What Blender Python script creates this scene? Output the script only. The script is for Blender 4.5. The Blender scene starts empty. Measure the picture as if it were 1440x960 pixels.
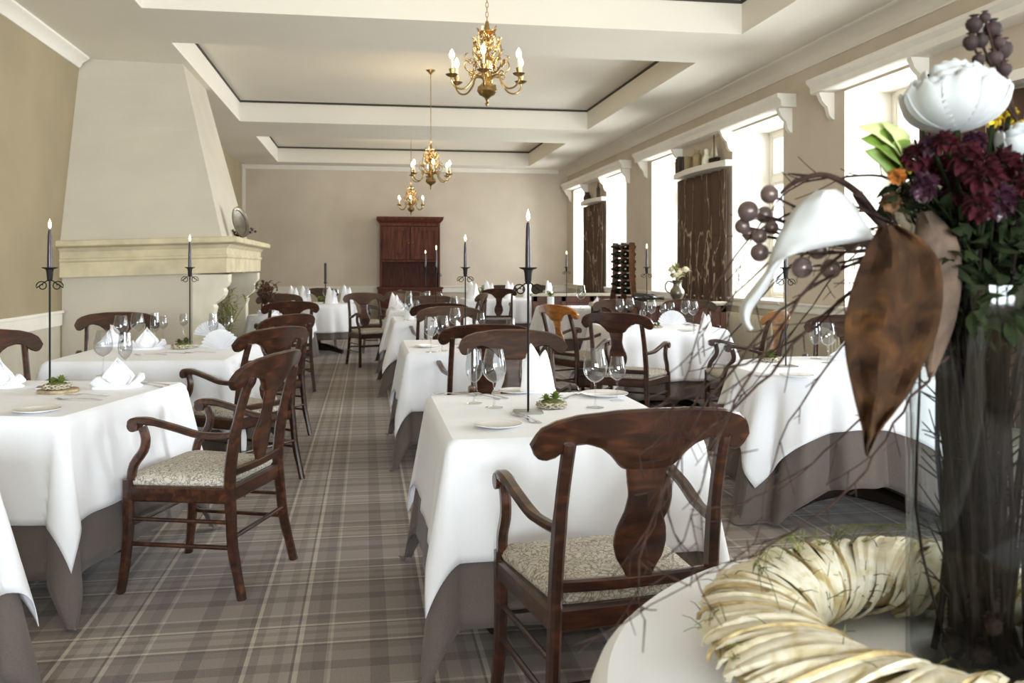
import bpy, bmesh, math, random
from mathutils import Vector, Matrix
random.seed(7)
C = bpy.context.scene.collection
S = bpy.context.scene
PI = math.pi
def R(a): return math.radians(a)

# ------------------------------------------------------------------ camera
EYE = 1.32; FPX = 1260.0; YAW = math.atan(205/1260.0)
cd = bpy.data.cameras.new('camera'); cam = bpy.data.objects.new('camera', cd); C.objects.link(cam)
cam.location = (0, 0, EYE); cam.rotation_euler = (PI/2, 0, -YAW)
cd.sensor_width = 36; cd.lens = 36*FPX/1440; cd.shift_y = -105/1440
cd.clip_start = 0.05; cd.clip_end = 200
cd.dof.use_dof = True; cd.dof.focus_distance = 3.3; cd.dof.aperture_fstop = 6.5
S.camera = cam
# ------------------------------------------------------------------ world, daylight, exposure
w = bpy.data.worlds.new('sky'); S.world = w; w.use_nodes = True
w.node_tree.nodes['Background'].inputs[0].default_value = (0.86, 0.93, 1.0, 1)
w.node_tree.nodes['Background'].inputs[1].default_value = 2.2
S.view_settings.view_transform = 'Standard'; S.view_settings.look = 'None'
S.view_settings.gamma = 1; S.view_settings.use_curve_mapping = False
S.view_settings.exposure = 0.2
def area(name, loc, rot, sx, sy, power, col):
    l = bpy.data.lights.new(name, 'AREA'); l.shape = 'RECTANGLE'; l.size = sx; l.size_y = sy
    l.energy = power; l.color = col
    o = bpy.data.objects.new(name, l); o.location = loc; o.rotation_euler = rot; C.objects.link(o); return o
XR = 4.33; XL = -2.85; YB = 19.1; YN = -7.0; ZC = 3.42
# window recesses in the right wall (near y, far y)
RECESS = [(0.2, 1.5), (3.45, 4.75), (6.43, 7.62), (8.84, 10.17), (11.94, 13.24), (14.6, 15.87), (17.3, 18.5)]
WPOW = [80, 150, 130, 130, 130, 130, 130]
for i, (a, b) in enumerate(RECESS):      # daylight standing just outside each real window
    area('daylight_and_fill', (XR+0.95, (a+b)/2, 1.95), (0, R(90)+0.03, 0), 1.95, b-a, WPOW[i]*0.85, (0.95, 0.97, 1.0)).data.spread = R(125)
# unseen windows added behind the camera, their lamps fill in light
FILL_WIN = [(-2.2, -.4), (0.1, 1.9), (2.4, 4.0)]
for a, b in FILL_WIN:
    area('daylight_and_fill', ((a+b)/2, YN-0.75, 1.9), (R(90), 0, 0), b-a, 1.9, 520, (0.86, 0.93, 1.0))  # fill lamp outside an added window
# ------------------------------------------------------------------ pixel to place
CW, SW = math.cos(YAW), math.sin(YAW)
def UZ(px, py, z):                       # where the sight line of a pixel meets height z
    d = (EYE-z)*FPX/(py-375); xc = (px-720)/FPX*d
    return (xc*CW+d*SW, d*CW-xc*SW)
def PD(px, py, d):                       # point at distance d along the view
    xc = (px-720)/FPX*d; return Vector((xc*CW+d*SW, d*CW-xc*SW, EYE-(py-375)/FPX*d))
# ------------------------------------------------------------------ materials
def lin(c): return tuple((x/255/12.92 if x/255 <= .04045 else ((x/255+.055)/1.055)**2.4) for x in c)+(1,)
def newmat(name):
    m = bpy.data.materials.new(name); m.use_nodes = True; nt = m.node_tree
    return m, nt, nt.nodes['Principled BSDF']
def N(nt, t, **k):
    n = nt.nodes.new(t)
    for a, b in k.items(): setattr(n, a, b)
    return n
def ramp(nt, stops, interp='LINEAR'):
    r = N(nt, 'ShaderNodeValToRGB'); r.color_ramp.interpolation = interp
    e = r.color_ramp.elements
    while len(e) < len(stops): e.new(0.5)
    for i, (p, c) in enumerate(stops): e[i].position = p; e[i].color = c if len(c) == 4 else lin(c)
    return r
def simple(name, col, rough=.6, metal=0, noise=0.06, scale=8, bump=0, coat=0, sheen=0, spec=.5, stretch=(1,1,1)):
    m, nt, b = newmat(name)
    tc = N(nt, 'ShaderNodeTexCoord'); mp = N(nt, 'ShaderNodeMapping'); mp.inputs['Scale'].default_value = stretch
    nt.links.new(tc.outputs['Object'], mp.inputs[0])
    n = N(nt, 'ShaderNodeTexNoise'); n.inputs['Scale'].default_value = scale; n.inputs['Detail'].default_value = 5
    nt.links.new(mp.outputs[0], n.inputs['Vector'])
    c = lin(col)
    lo = tuple(x*(1-noise*2.2) for x in c[:3])+(1,); hi = tuple(min(1, x*(1+noise*2.2)) for x in c[:3])+(1,)
    r = ramp(nt, [(.3, lo), (.7, hi)]); nt.links.new(n.outputs['Fac'], r.inputs[0])
    nt.links.new(r.outputs[0], b.inputs['Base Color'])
    b.inputs['Roughness'].default_value = rough; b.inputs['Metallic'].default_value = metal
    b.inputs['Coat Weight'].default_value = coat; b.inputs['Sheen Weight'].default_value = sheen
    b.inputs['Specular IOR Level'].default_value = spec
    if bump:
        bp = N(nt, 'ShaderNodeBump'); bp.inputs['Strength'].default_value = bump; bp.inputs['Distance'].default_value = .01
        nt.links.new(n.outputs['Fac'], bp.inputs['Height']); nt.links.new(bp.outputs[0], b.inputs['Normal'])
    return m
M = {}
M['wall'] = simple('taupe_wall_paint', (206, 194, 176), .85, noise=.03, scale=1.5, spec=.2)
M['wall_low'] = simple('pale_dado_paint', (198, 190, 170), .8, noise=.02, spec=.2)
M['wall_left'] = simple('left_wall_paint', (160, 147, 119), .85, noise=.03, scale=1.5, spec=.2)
M['white'] = simple('white_paint', (236, 231, 219), .6, noise=.012, spec=.3)
M['reveal'] = simple('white_reveal_plaster', (228, 223, 212), .8, noise=.01, spec=.2)
M['ceiling'] = simple('ceiling_paint', (232, 226, 212), .9, noise=.012, scale=.8, spec=.15)
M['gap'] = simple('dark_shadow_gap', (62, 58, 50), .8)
M['hood'] = simple('hood_plaster', (202, 194, 177), .85, noise=.02, scale=2, bump=.06, spec=.2)
M['stone'] = simple('sandstone', (208, 196, 164), .8, noise=.07, scale=5, bump=.1, spec=.2)
M['stone_white'] = simple('pale_stone', (226, 220, 200), .8, noise=.04, scale=5, bump=.1, spec=.2)
M['soot'] = simple('sooty_brick', (70, 62, 52), .9, noise=.2)
M['plate'] = simple('porcelain', (244, 244, 244), .15, noise=.005, coat=.4)
M['iron'] = simple('wrought_iron', (34, 32, 30), .5, .6, noise=.1)
M['grey_metal'] = simple('brushed_steel', (150, 148, 142), .35, .8, noise=.05, scale=30)
M['silver'] = simple('silverware', (205, 205, 205), .18, 1, noise=.02)
M['wax'] = simple('dark_plum_wax', (44, 30, 38), .4, noise=.05, coat=.2)
M['bulbtube'] = simple('ivory_candle_tube', (232, 226, 205), .5)
M['brass'] = simple('polished_brass', (176, 148, 96), .28, 1, noise=.12, scale=20)
M['darkwood'] = simple('cabinet_mahogany', (84, 42, 26), .6, noise=.25, scale=6, stretch=(6,6,.6), spec=.25)
M['darkbase'] = simple('dark_oak', (40, 28, 22), .5, noise=.2, scale=6, stretch=(1,1,4))
M['boothwood'] = simple('booth_mahogany', (92, 54, 38), .4, noise=.18, scale=5, coat=.2)
M['moss'] = simple('moss', (92, 98, 42), .95, noise=.3, scale=60, bump=.5)
M['leafgreen'] = simple('succulent_green', (128, 146, 62), .55, noise=.15, scale=25)
M['stemdark'] = simple('dark_woody_stem', (28, 21, 18), .9, spec=.06, noise=.25, scale=60)
M['darkleaf'] = simple('dark_foliage', (32, 40, 20), .8, spec=.12, noise=.3, scale=30)
M['greenleaf'] = simple('fresh_leaf', (110, 138, 48), .5, noise=.2, scale=20)
M['palegreen'] = simple('pale_leaf', (196, 206, 140), .55, noise=.1, scale=20)
M['twig'] = simple('twig_bark', (58, 43, 36), .85, spec=.15, noise=.25, scale=60)
M['twigpale'] = simple('dry_twig', (150, 132, 100), .85, noise=.2, scale=60)
M['maroon'] = simple('maroon_petal', (60, 18, 24), .8, noise=.3, scale=50, spec=.2)
M['plum'] = simple('plum_berry', (62, 34, 48), .35, noise=.2, scale=30, coat=.3)
M['yellow'] = simple('yellow_petal', (206, 176, 44), .6, noise=.12, scale=40)
M['orange'] = simple('orange_petal', (170, 104, 40), .6, noise=.2, scale=40)
M['pod'] = simple('dried_pod', (52, 36, 34), .7, noise=.2, scale=40, bump=.2)
M['ball'] = simple('mauve_bauble', (104, 88, 84), .28, .35, noise=.15, scale=30)
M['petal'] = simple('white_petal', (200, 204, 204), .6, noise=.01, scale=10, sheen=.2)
M['cream'] = simple('cream_petal', (240, 232, 208), .6, noise=.04, scale=20)
M['pewter'] = simple('pewter', (128, 122, 108), .38, .85, noise=.12, scale=12)
M['bottle'] = simple('dark_bottle_glass', (30, 30, 20), .12, noise=.1, coat=.5)
M['foil'] = simple('bottle_foil', (120, 84, 44), .4, .6)
M['book1'] = simple('dark_book_cloth', (70, 62, 52), .7)
M['book2'] = simple('tan_book_cloth', (166, 148, 110), .7)
M['radiator'] = simple('cream_enamel', (206, 196, 170), .4, noise=.02)
M['pot'] = simple('terracotta', (150, 110, 80), .8)
M['greybrown'] = simple('greyish_dry_leaf', (84, 68, 54), .8, noise=.3, scale=25)
M['rackwood'] = simple('rack_wood', (104, 68, 40), .5, noise=.2, scale=10)
M['driedbrown'] = simple('dried_brown_flowers', (106, 76, 48), .9, noise=.35, scale=50)
M['driedgreen'] = simple('dry_grasses', (140, 142, 84), .8, noise=.3, scale=50)
M['basket'] = simple('whitewashed_wicker', (190, 180, 160), .8, noise=.3, scale=70, bump=.4)
M['slice'] = simple('wood_slice', (168, 150, 118), .8, noise=.2, scale=30)
M['rope'] = simple('bench_top', (196, 188, 166), .6, noise=.03)

def fabric(name, col, rough=.85, weave=.05, trans=0):
    m, nt, b = newmat(name)
    tc = N(nt, 'ShaderNodeTexCoord'); n = N(nt, 'ShaderNodeTexNoise')
    n.inputs['Scale'].default_value = 220; nt.links.new(tc.outputs['Object'], n.inputs['Vector'])
    n2 = N(nt, 'ShaderNodeTexNoise'); n2.inputs['Scale'].default_value = 2.2; nt.links.new(tc.outputs['Object'], n2.inputs['Vector'])
    c = lin(col); r = ramp(nt, [(.2, tuple(x*(1-weave) for x in c[:3])+(1,)), (.8, c)])
    nt.links.new(n.outputs['Fac'], r.inputs[0]); nt.links.new(r.outputs[0], b.inputs['Base Color'])
    b.inputs['Roughness'].default_value = rough; b.inputs['Specular IOR Level'].default_value = .2
    b.inputs['Sheen Weight'].default_value = .15
    bp = N(nt, 'ShaderNodeBump'); bp.inputs['Strength'].default_value = .18; bp.inputs['Distance'].default_value = .05
    nt.links.new(n2.outputs['Fac'], bp.inputs['Height']); nt.links.new(bp.outputs[0], b.inputs['Normal'])
    return m
M['cloth'] = fabric('white_linen', (240, 241, 245), weave=.015)
M['under'] = fabric('taupe_undercloth', (114, 104, 98), weave=.25)
M['napkin'] = fabric('napkin_linen', (247, 247, 250), weave=.01)

def chairwood(name, c1, c2, c3):
    m, nt, b = newmat(name)
    tc = N(nt, 'ShaderNodeTexCoord'); mp = N(nt, 'ShaderNodeMapping'); mp.inputs['Scale'].default_value = (3, 14, 14)
    nt.links.new(tc.outputs['Object'], mp.inputs[0])
    n = N(nt, 'ShaderNodeTexNoise'); n.inputs['Scale'].default_value = 2.2; n.inputs['Detail'].default_value = 7; n.inputs['Distortion'].default_value = .8
    nt.links.new(mp.outputs[0], n.inputs['Vector'])
    r = ramp(nt, [(.3, c1), (.52, c2), (.75, c3)]); nt.links.new(n.outputs['Fac'], r.inputs[0])
    nt.links.new(r.outputs[0], b.inputs['Base Color']); b.inputs['Roughness'].default_value = .3
    b.inputs['Coat Weight'].default_value = .35; b.inputs['Coat Roughness'].default_value = .2
    return m
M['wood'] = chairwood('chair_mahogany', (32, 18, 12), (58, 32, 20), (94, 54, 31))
M['wood_lit'] = chairwood('chair_mahogany_lit', (120, 66, 24), (176, 112, 48), (204, 146, 74))  # lighter mahogany: window light on crest and splat put into the colour

# damask seat
m, nt, b = newmat('damask_seat_fabric'); M['damask'] = m
tc = N(nt, 'ShaderNodeTexCoord')
n0 = N(nt, 'ShaderNodeTexNoise'); n0.inputs['Scale'].default_value = 14; nt.links.new(tc.outputs['Object'], n0.inputs['Vector'])
mx = N(nt, 'ShaderNodeMixRGB'); mx.inputs[0].default_value = .13
nt.links.new(tc.outputs['Object'], mx.inputs[1]); nt.links.new(n0.outputs['Color'], mx.inputs[2])
wv = N(nt, 'ShaderNodeTexVoronoi'); wv.feature = 'DISTANCE_TO_EDGE'; wv.inputs['Scale'].default_value = 62
nt.links.new(mx.outputs[0], wv.inputs['Vector'])
r = ramp(nt, [(.02, (140, 130, 117)), (.14, (204, 197, 184))]); nt.links.new(wv.outputs['Distance'], r.inputs[0])
nt.links.new(r.outputs[0], b.inputs['Base Color']); b.inputs['Roughness'].default_value = .85; b.inputs['Specular IOR Level'].default_value = .15

# printed curtain: brown with pale vertical squiggles
m, nt, b = newmat('squiggle_curtain_fabric'); M['curtain'] = m
tc = N(nt, 'ShaderNodeTexCoord')
mp = N(nt, 'ShaderNodeMapping'); mp.inputs['Scale'].default_value = (9, 9, 1.6); nt.links.new(tc.outputs['Object'], mp.inputs[0])
n0 = N(nt, 'ShaderNodeTexNoise'); n0.inputs['Scale'].default_value = 1.6; nt.links.new(mp.outputs[0], n0.inputs['Vector'])
mx = N(nt, 'ShaderNodeMixRGB'); mx.inputs[0].default_value = .5; nt.links.new(mp.outputs[0], mx.inputs[1]); nt.links.new(n0.outputs['Color'], mx.inputs[2])
wv = N(nt, 'ShaderNodeTexVoronoi'); wv.feature = 'DISTANCE_TO_EDGE'; wv.inputs['Scale'].default_value = 1.25; nt.links.new(mx.outputs[0], wv.inputs['Vector'])
n1 = N(nt, 'ShaderNodeTexNoise'); n1.inputs['Scale'].default_value = 9; nt.links.new(tc.outputs['Object'], n1.inputs['Vector'])
ra = ramp(nt, [(.008, (1, 1, 1, 1)), (.026, (0, 0, 0, 1))]); nt.links.new(wv.outputs['Distance'], ra.inputs[0])
rb = ramp(nt, [(.36, (0, 0, 0, 1)), (.42, (1, 1, 1, 1))]); nt.links.new(n1.outputs['Fac'], rb.inputs[0])
mu = N(nt, 'ShaderNodeMath', operation='MULTIPLY'); nt.links.new(ra.outputs[0], mu.inputs[0]); nt.links.new(rb.outputs[0], mu.inputs[1])
mc = N(nt, 'ShaderNodeMixRGB'); mc.inputs[1].default_value = lin((88, 68, 56)); mc.inputs[2].default_value = lin((176, 156, 132))
nt.links.new(mu.outputs[0], mc.inputs[0]); nt.links.new(mc.outputs[0], b.inputs['Base Color'])
b.inputs['Roughness'].default_value = .8; b.inputs['Specular IOR Level'].default_value = .2

# plaid carpet
m, nt, b = newmat('plaid_carpet'); M['carpet'] = m
tc = N(nt, 'ShaderNodeTexCoord'); sp = N(nt, 'ShaderNodeSeparateXYZ'); nt.links.new(tc.outputs['Object'], sp.inputs[0])
def plaid(axis, period, off):
    a = N(nt, 'ShaderNodeMath', operation='MULTIPLY_ADD'); a.inputs[1].default_value = 1/period; a.inputs[2].default_value = off+40
    nt.links.new(sp.outputs[axis], a.inputs[0])
    f = N(nt, 'ShaderNodeMath', operation='FRACT'); nt.links.new(a.outputs[0], f.inputs[0])
    g = lambda v: (v, v, v, 1)
    D, m_, L, Li = .34, .5, .58, .8
    r = ramp(nt, [(0, g(m_)), (.14, g(D)), (.24, g(m_)), (.36, g(.42)), (.44, g(.3)), (.47, g(Li)), (.495, g(.44)), (.54, g(L)), (.62, g(.46)),
                  (.67, g(L)), (.72, g(.3)), (.735, g(Li)), (.765, g(.45)), (.83, g(.36)), (.9, g(.56)), (.915, g(.7)), (.93, g(m_))], 'CONSTANT')
    nt.links.new(f.outputs[0], r.inputs[0]); return r
px_ = plaid(0, .62, .12); py_ = plaid(1, .62, .3)
ad = N(nt, 'ShaderNodeMixRGB'); ad.inputs[0].default_value = .5; nt.links.new(px_.outputs[0], ad.inputs[1]); nt.links.new(py_.outputs[0], ad.inputs[2])
nz = N(nt, 'ShaderNodeTexNoise'); nz.inputs['Scale'].default_value = 160; nt.links.new(tc.outputs['Object'], nz.inputs['Vector'])
a2 = N(nt, 'ShaderNodeMath', operation='MULTIPLY_ADD'); a2.inputs[1].default_value = .12; nt.links.new(nz.outputs['Fac'], a2.inputs[0]); nt.links.new(ad.outputs[0], a2.inputs[2])
rc = ramp(nt, [(.38, (92, 79, 74)), (.52, (128, 115, 107)), (.62, (156, 144, 134)), (.8, (196, 185, 168))]); nt.links.new(a2.outputs[0], rc.inputs[0])
nt.links.new(rc.outputs[0], b.inputs['Base Color']); b.inputs['Roughness'].default_value = .95; b.inputs['Specular IOR Level'].default_value = .1
b.inputs['Sheen Weight'].default_value = .2
bp = N(nt, 'ShaderNodeBump'); bp.inputs['Strength'].default_value = .3; bp.inputs['Distance'].default_value = .005
nt.links.new(nz.outputs['Fac'], bp.inputs['Height']); nt.links.new(bp.outputs[0], b.inputs['Normal'])

# brown autumn leaf, woven wreath
def patchy(name, cols, scale, rough=.7, stretch=(1,1,1), bump=.3, dist=1.2):
    m, nt, b = newmat(name); tc = N(nt, 'ShaderNodeTexCoord'); mp = N(nt, 'ShaderNodeMapping'); mp.inputs['Scale'].default_value = stretch
    nt.links.new(tc.outputs['Object'], mp.inputs[0]); n = N(nt, 'ShaderNodeTexNoise'); n.inputs['Scale'].default_value = scale
    n.inputs['Detail'].default_value = 6; n.inputs['Distortion'].default_value = dist; nt.links.new(mp.outputs[0], n.inputs['Vector'])
    k = len(cols); r = ramp(nt, [(.28+.44*i/(k-1), c) for i, c in enumerate(cols)]); nt.links.new(n.outputs['Fac'], r.inputs[0])
    nt.links.new(r.outputs[0], b.inputs['Base Color']); b.inputs['Roughness'].default_value = rough; b.inputs['Specular IOR Level'].default_value = .2
    bp = N(nt, 'ShaderNodeBump'); bp.inputs['Strength'].default_value = bump; bp.inputs['Distance'].default_value = .004
    nt.links.new(n.outputs['Fac'], bp.inputs['Height']); nt.links.new(bp.outputs[0], b.inputs['Normal']); return m
M['autumn'] = patchy('autumn_leaf', [(38, 26, 19), (56, 38, 24), (68, 46, 28), (92, 62, 32)], 22, rough=.95)
M['husk'] = patchy('corn_husk', [(186, 168, 118), (226, 216, 186), (238, 232, 214), (206, 190, 146)], 20, stretch=(1,1,1), bump=.25)
M['husk_brown'] = patchy('brown_husk', [(120, 96, 66), (178, 156, 112), (214, 198, 150)], 18)

def glassmat(name, tint, refl=1.0, fac=.0):
    m = bpy.data.materials.new(name); m.use_nodes = True; nt = m.node_tree; nt.nodes.clear()
    o = N(nt, 'ShaderNodeOutputMaterial'); t = N(nt, 'ShaderNodeBsdfTransparent'); t.inputs[0].default_value = tint
    g = N(nt, 'ShaderNodeBsdfGlossy'); g.inputs['Roughness'].default_value = .03; g.inputs[0].default_value = (refl, refl, refl, 1)
    f = N(nt, 'ShaderNodeLayerWeight'); pw = N(nt, 'ShaderNodeMath', operation='POWER'); pw.inputs[1].default_value = 4
    nt.links.new(f.outputs['Facing'], pw.inputs[0])
    a = N(nt, 'ShaderNodeMath', operation='MULTIPLY_ADD'); a.inputs[1].default_value = .9; a.inputs[2].default_value = .035+fac; a.use_clamp = True
    nt.links.new(pw.outputs[0], a.inputs[0])
    x = N(nt, 'ShaderNodeMixShader'); nt.links.new(a.outputs[0], x.inputs[0]); nt.links.new(t.outputs[0], x.inputs[1]); nt.links.new(g.outputs[0], x.inputs[2])
    nt.links.new(x.outputs[0], o.inputs[0]); return m
M['glass'] = glassmat('clear_crystal', (.93, .94, .95, 1), 1, .015)
M['pane'] = glassmat('window_glass', (.96, .97, .97, 1), 1, 0)
M['vaseglass'] = glassmat('vase_glass', (.9, .92, .92, 1), .55, 0)
def emis(name, col, st):
    m, nt, b = newmat(name); b.inputs['Emission Color'].default_value = lin(col); b.inputs['Emission Strength'].default_value = st
    b.inputs['Base Color'].default_value = lin(col); return m
M['flame'] = emis('candle_flame', (255, 214, 150), 9)
M['bulb'] = emis('lit_candle_bulb', (255, 236, 200), 7)

# ------------------------------------------------------------------ mesh helpers
def mesh(name, bm, mats, parent=None, smooth=True, loc=None, solid=0):
    me = bpy.data.meshes.new(name)
    if smooth:
        for f in bm.faces: f.smooth = True
    bmesh.ops.recalc_face_normals(bm, faces=bm.faces[:]) if smooth != 'keep' else None
    bm.to_mesh(me); bm.free()
    if smooth: 
        try: me.set_sharp_from_angle(angle=R(38))
        except Exception: pass
    for m in (mats if isinstance(mats, (list, tuple)) else [mats]): me.materials.append(M[m] if isinstance(m, str) else m)
    o = bpy.data.objects.new(name, me); C.objects.link(o)
    if parent: o.parent = parent
    if loc: o.location = loc
    if solid:
        sm = o.modifiers.new('thickness', 'SOLIDIFY'); sm.thickness = solid; sm.offset = 0
    return o
def tag(o, label=None, cat=None, group=None, kind=None):
    if label: o['label'] = label
    if cat: o['category'] = cat
    if group: o['group'] = group
    if kind: o['kind'] = kind
    return o
def thing(name, label, cat, loc=(0,0,0), rz=0, group=None):
    o = bpy.data.objects.new(name, None); o.empty_display_size = .1; C.objects.link(o)
    o.location = loc; o.rotation_euler = (0, 0, rz); return tag(o, label, cat, group)
KIDS = {}
def dup(root, loc, rz, label=None, group=None, scale=None):
    def cp(o, par):
        c = o.copy(); C.objects.link(c)
        if par: c.parent = par
        for ch in o.children: cp(ch, c)
        return c
    r = cp(root, None); r.location = loc; r.rotation_euler = (0, 0, rz)
    if label: r['label'] = label
    if group: r['group'] = group
    if scale: r.scale = (scale,)*3
    return r
def placer(first):
    st = {'used': False}
    def f(loc, rz, label, group=None, scale=None):
        if not st['used']:
            st['used'] = True; o = first; o.location = loc; o.rotation_euler = (0, 0, rz); o['label'] = label
            if group: o['group'] = group
            if scale: o.scale = (scale,)*3
            return o
        return dup(first, loc, rz, label, group, scale)
    return f
def box(bm, x0, x1, y0, y1, z0, z1, mi=0):
    v = [bm.verts.new(p) for p in [(x0,y0,z0),(x1,y0,z0),(x1,y1,z0),(x0,y1,z0),(x0,y0,z1),(x1,y0,z1),(x1,y1,z1),(x0,y1,z1)]]
    fs = [bm.faces.new([v[i] for i in q]) for q in [(0,3,2,1),(4,5,6,7),(0,1,5,4),(1,2,6,5),(2,3,7,6),(3,0,4,7)]]
    for f in fs: f.material_index = mi
    return fs
def bbox(x0, x1, y0, y1, z0, z1, bev=.004):
    bm = bmesh.new(); box(bm, x0, x1, y0, y1, z0, z1)
    if bev: bmesh.ops.bevel(bm, geom=bm.edges[:], offset=bev, segments=2, affect='EDGES')
    return bm
def boxes(lst, bev=.004):
    bm = bmesh.new()
    for b in lst: box(bm, *b)
    if bev: bmesh.ops.bevel(bm, geom=bm.edges[:], offset=bev, segments=2, affect='EDGES')
    return bm
def loft(bm, rings, cap=True, closed=True, mi=0):
    vr = [[bm.verts.new(p) for p in r] for r in rings]; n = len(vr[0])
    for a, b in zip(vr, vr[1:]):
        for i in range(n if closed else n-1):
            j = (i+1) % n
            f = bm.faces.new((a[i], a[j], b[j], b[i])); f.material_index = mi
    if cap and closed:
        for r in (vr[0], vr[-1]):
            try: f = bm.faces.new(r); f.material_index = mi
            except ValueError: pass
    return vr
def frames(pts):
    pts = [Vector(p) for p in pts]; T = []
    for i in range(len(pts)):
        a = pts[max(0, i-1)]; b = pts[min(len(pts)-1, i+1)]; t = (b-a)
        T.append(t.normalized() if t.length > 1e-9 else Vector((0,0,1)))
    up = Vector((0,0,1)) if abs(T[0].z) < .9 else Vector((1,0,0))
    nrm = T[0].cross(up).normalized(); out = []
    for i, t in enumerate(T):
        nrm = (nrm - t*nrm.dot(t))
        nrm = nrm.normalized() if nrm.length > 1e-6 else t.orthogonal().normalized()
        out.append((pts[i], t, nrm, t.cross(nrm)))
    return out
def tube(bm, pts, rad, n=8, cap=True, mi=0):
    if not hasattr(rad, '__len__'): rad = [rad]*len(pts)
    rings = []
    for (p, t, a, b), r in zip(frames(pts), rad):
        rings.append([p+a*math.cos(2*PI*k/n)*r+b*math.sin(2*PI*k/n)*r for k in range(n)])
    loft(bm, rings, cap, mi=mi)
def bar(bm, pts, ws, ds, side=(1,0,0), mi=0):
    """rounded rectangular section swept along pts; ws = size along 'side', ds = other size"""
    if not hasattr(ws, '__len__'): ws = [ws]*len(pts)
    if not hasattr(ds, '__len__'): ds = [ds]*len(pts)
    rings = []; sd = Vector(side)
    for (p, t, _, _), w_, d_ in zip(frames(pts), ws, ds):
        a = (sd-t*sd.dot(t)).normalized(); b = t.cross(a); e = .28*min(w_, d_)
        h, k = w_/2, d_/2
        sec = [(h, -k+e), (h, k-e), (h-e, k), (-h+e, k), (-h, k-e), (-h, -k+e), (-h+e, -k), (h-e, -k)]
        rings.append([p+a*u+b*v for u, v in sec])
    loft(bm, rings, mi=mi)
def lathe(bm, prof, n=24, cen=(0,0,0), mi=0, cap=False):
    cx, cy, cz = cen
    rings = [[(cx+max(r, 1e-4)*math.cos(2*PI*k/n), cy+max(r, 1e-4)*math.sin(2*PI*k/n), cz+z) for k in range(n)] for r, z in prof]
    loft(bm, rings, cap, mi=mi)
def smoothpts(pts, k=4):
    pts = [Vector(p) for p in pts]; out = []
    for i in range(len(pts)-1):
        p0 = pts[max(0, i-1)]; p1 = pts[i]; p2 = pts[i+1]; p3 = pts[min(len(pts)-1, i+2)]
        for j in range(k):
            t = j/k
            out.append(.5*((2*p1)+(-p0+p2)*t+(2*p0-5*p1+4*p2-p3)*t*t+(-p0+3*p1-3*p2+p3)*t**3))
    out.append(pts[-1]); return out
def lerpf(tab, x):
    if x <= tab[0][0]: return tab[0][1]
    for (a, u), (b, v) in zip(tab, tab[1:]):
        if x <= b:
            t = (x-a)/(b-a); t = t*t*(3-2*t) if False else t
            return u+(v-u)*t
    return tab[-1][1]
def ball(bm, c, r, u=12, v=8, sz=1, mi=0):
    mat = Matrix.Translation(c) @ Matrix.Diagonal((r, r, r*sz, 1))
    res = bmesh.ops.create_uvsphere(bm, u_segments=u, v_segments=v, radius=1, matrix=mat)
    for vv in res['verts']:
        for f in vv.link_faces: f.material_index = mi
def leaf(bm, base, tip, width, up=(0,0,1), curl=.15, n=6, mi=0, ruffle=0, fat=.5):
    base = Vector(base); tip = Vector(tip); ax = tip-base; L = ax.length; t = ax.normalized()
    u = Vector(up); s = t.cross(u); s = s.normalized() if s.length > 1e-4 else t.orthogonal().normalized(); nn = s.cross(t)
    rows = []
    for i in range(n+1):
        q = i/n; wd = width*.5*(math.sin(PI*min(1, q**(.5+.5*(1-fat)))) if q < 1 else 0)+.0006
        c = base+t*(L*q)+nn*(curl*L*math.sin(PI*q))
        rf = ruffle*width*math.sin(q*19)
        rows.append([c-s*wd+nn*(wd*.35+rf), c, c+s*wd+nn*(wd*.35-rf)])
    vr = [[bm.verts.new(p) for p in r] for r in rows]
    for a, b in zip(vr, vr[1:]):
        for k in range(2):
            f = bm.faces.new((a[k], a[k+1], b[k+1], b[k])); f.material_index = mi
def struct(o): o['kind'] = 'structure'; return o
# ================================================================== THE ROOM
bm = bmesh.new(); box(bm, XL-.2, XR+.6, YN-.2, YB+.2, -.1, 0)
struct(mesh('floor', bm, 'carpet', smooth=False))
COF = [(-1.8, 3.35, -5.6, -3.2), (-1.8, 3.35, -2.2, 2.35), (-1.8, 3.35, 3.5, 7.66), (-1.8, 3.35, 8.8, 13.4), (-1.75, 3.36, 14.9, 18.45)]
bm = bmesh.new()
x0, x1 = XL-.2, XR+.6; ylist = [YN-.2]
for c in COF: ylist += [c[2], c[3]]
ylist.append(YB+.2)
ZT = ZC+.7
for i in range(0, len(ylist), 2): box(bm, x0, x1, ylist[i], ylist[i+1], ZC, ZT)
for cx0, cx1, cy0, cy1 in COF:
    box(bm, x0, cx0, cy0, cy1, ZC, ZT); box(bm, cx1, x1, cy0, cy1, ZC, ZT)
    box(bm, cx0, cx1, cy0, cy1, ZC+.32, ZT)
struct(mesh('ceiling', bm, 'ceiling', smooth=False))
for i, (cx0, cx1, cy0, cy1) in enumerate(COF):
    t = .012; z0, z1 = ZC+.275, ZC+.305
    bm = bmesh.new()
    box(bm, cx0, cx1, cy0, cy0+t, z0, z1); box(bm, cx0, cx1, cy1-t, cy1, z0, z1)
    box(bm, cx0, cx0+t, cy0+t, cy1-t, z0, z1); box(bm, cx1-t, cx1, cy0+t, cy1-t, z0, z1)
    struct(mesh('trim_%d' % (i+31), bm, 'gap', smooth=False))
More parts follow.
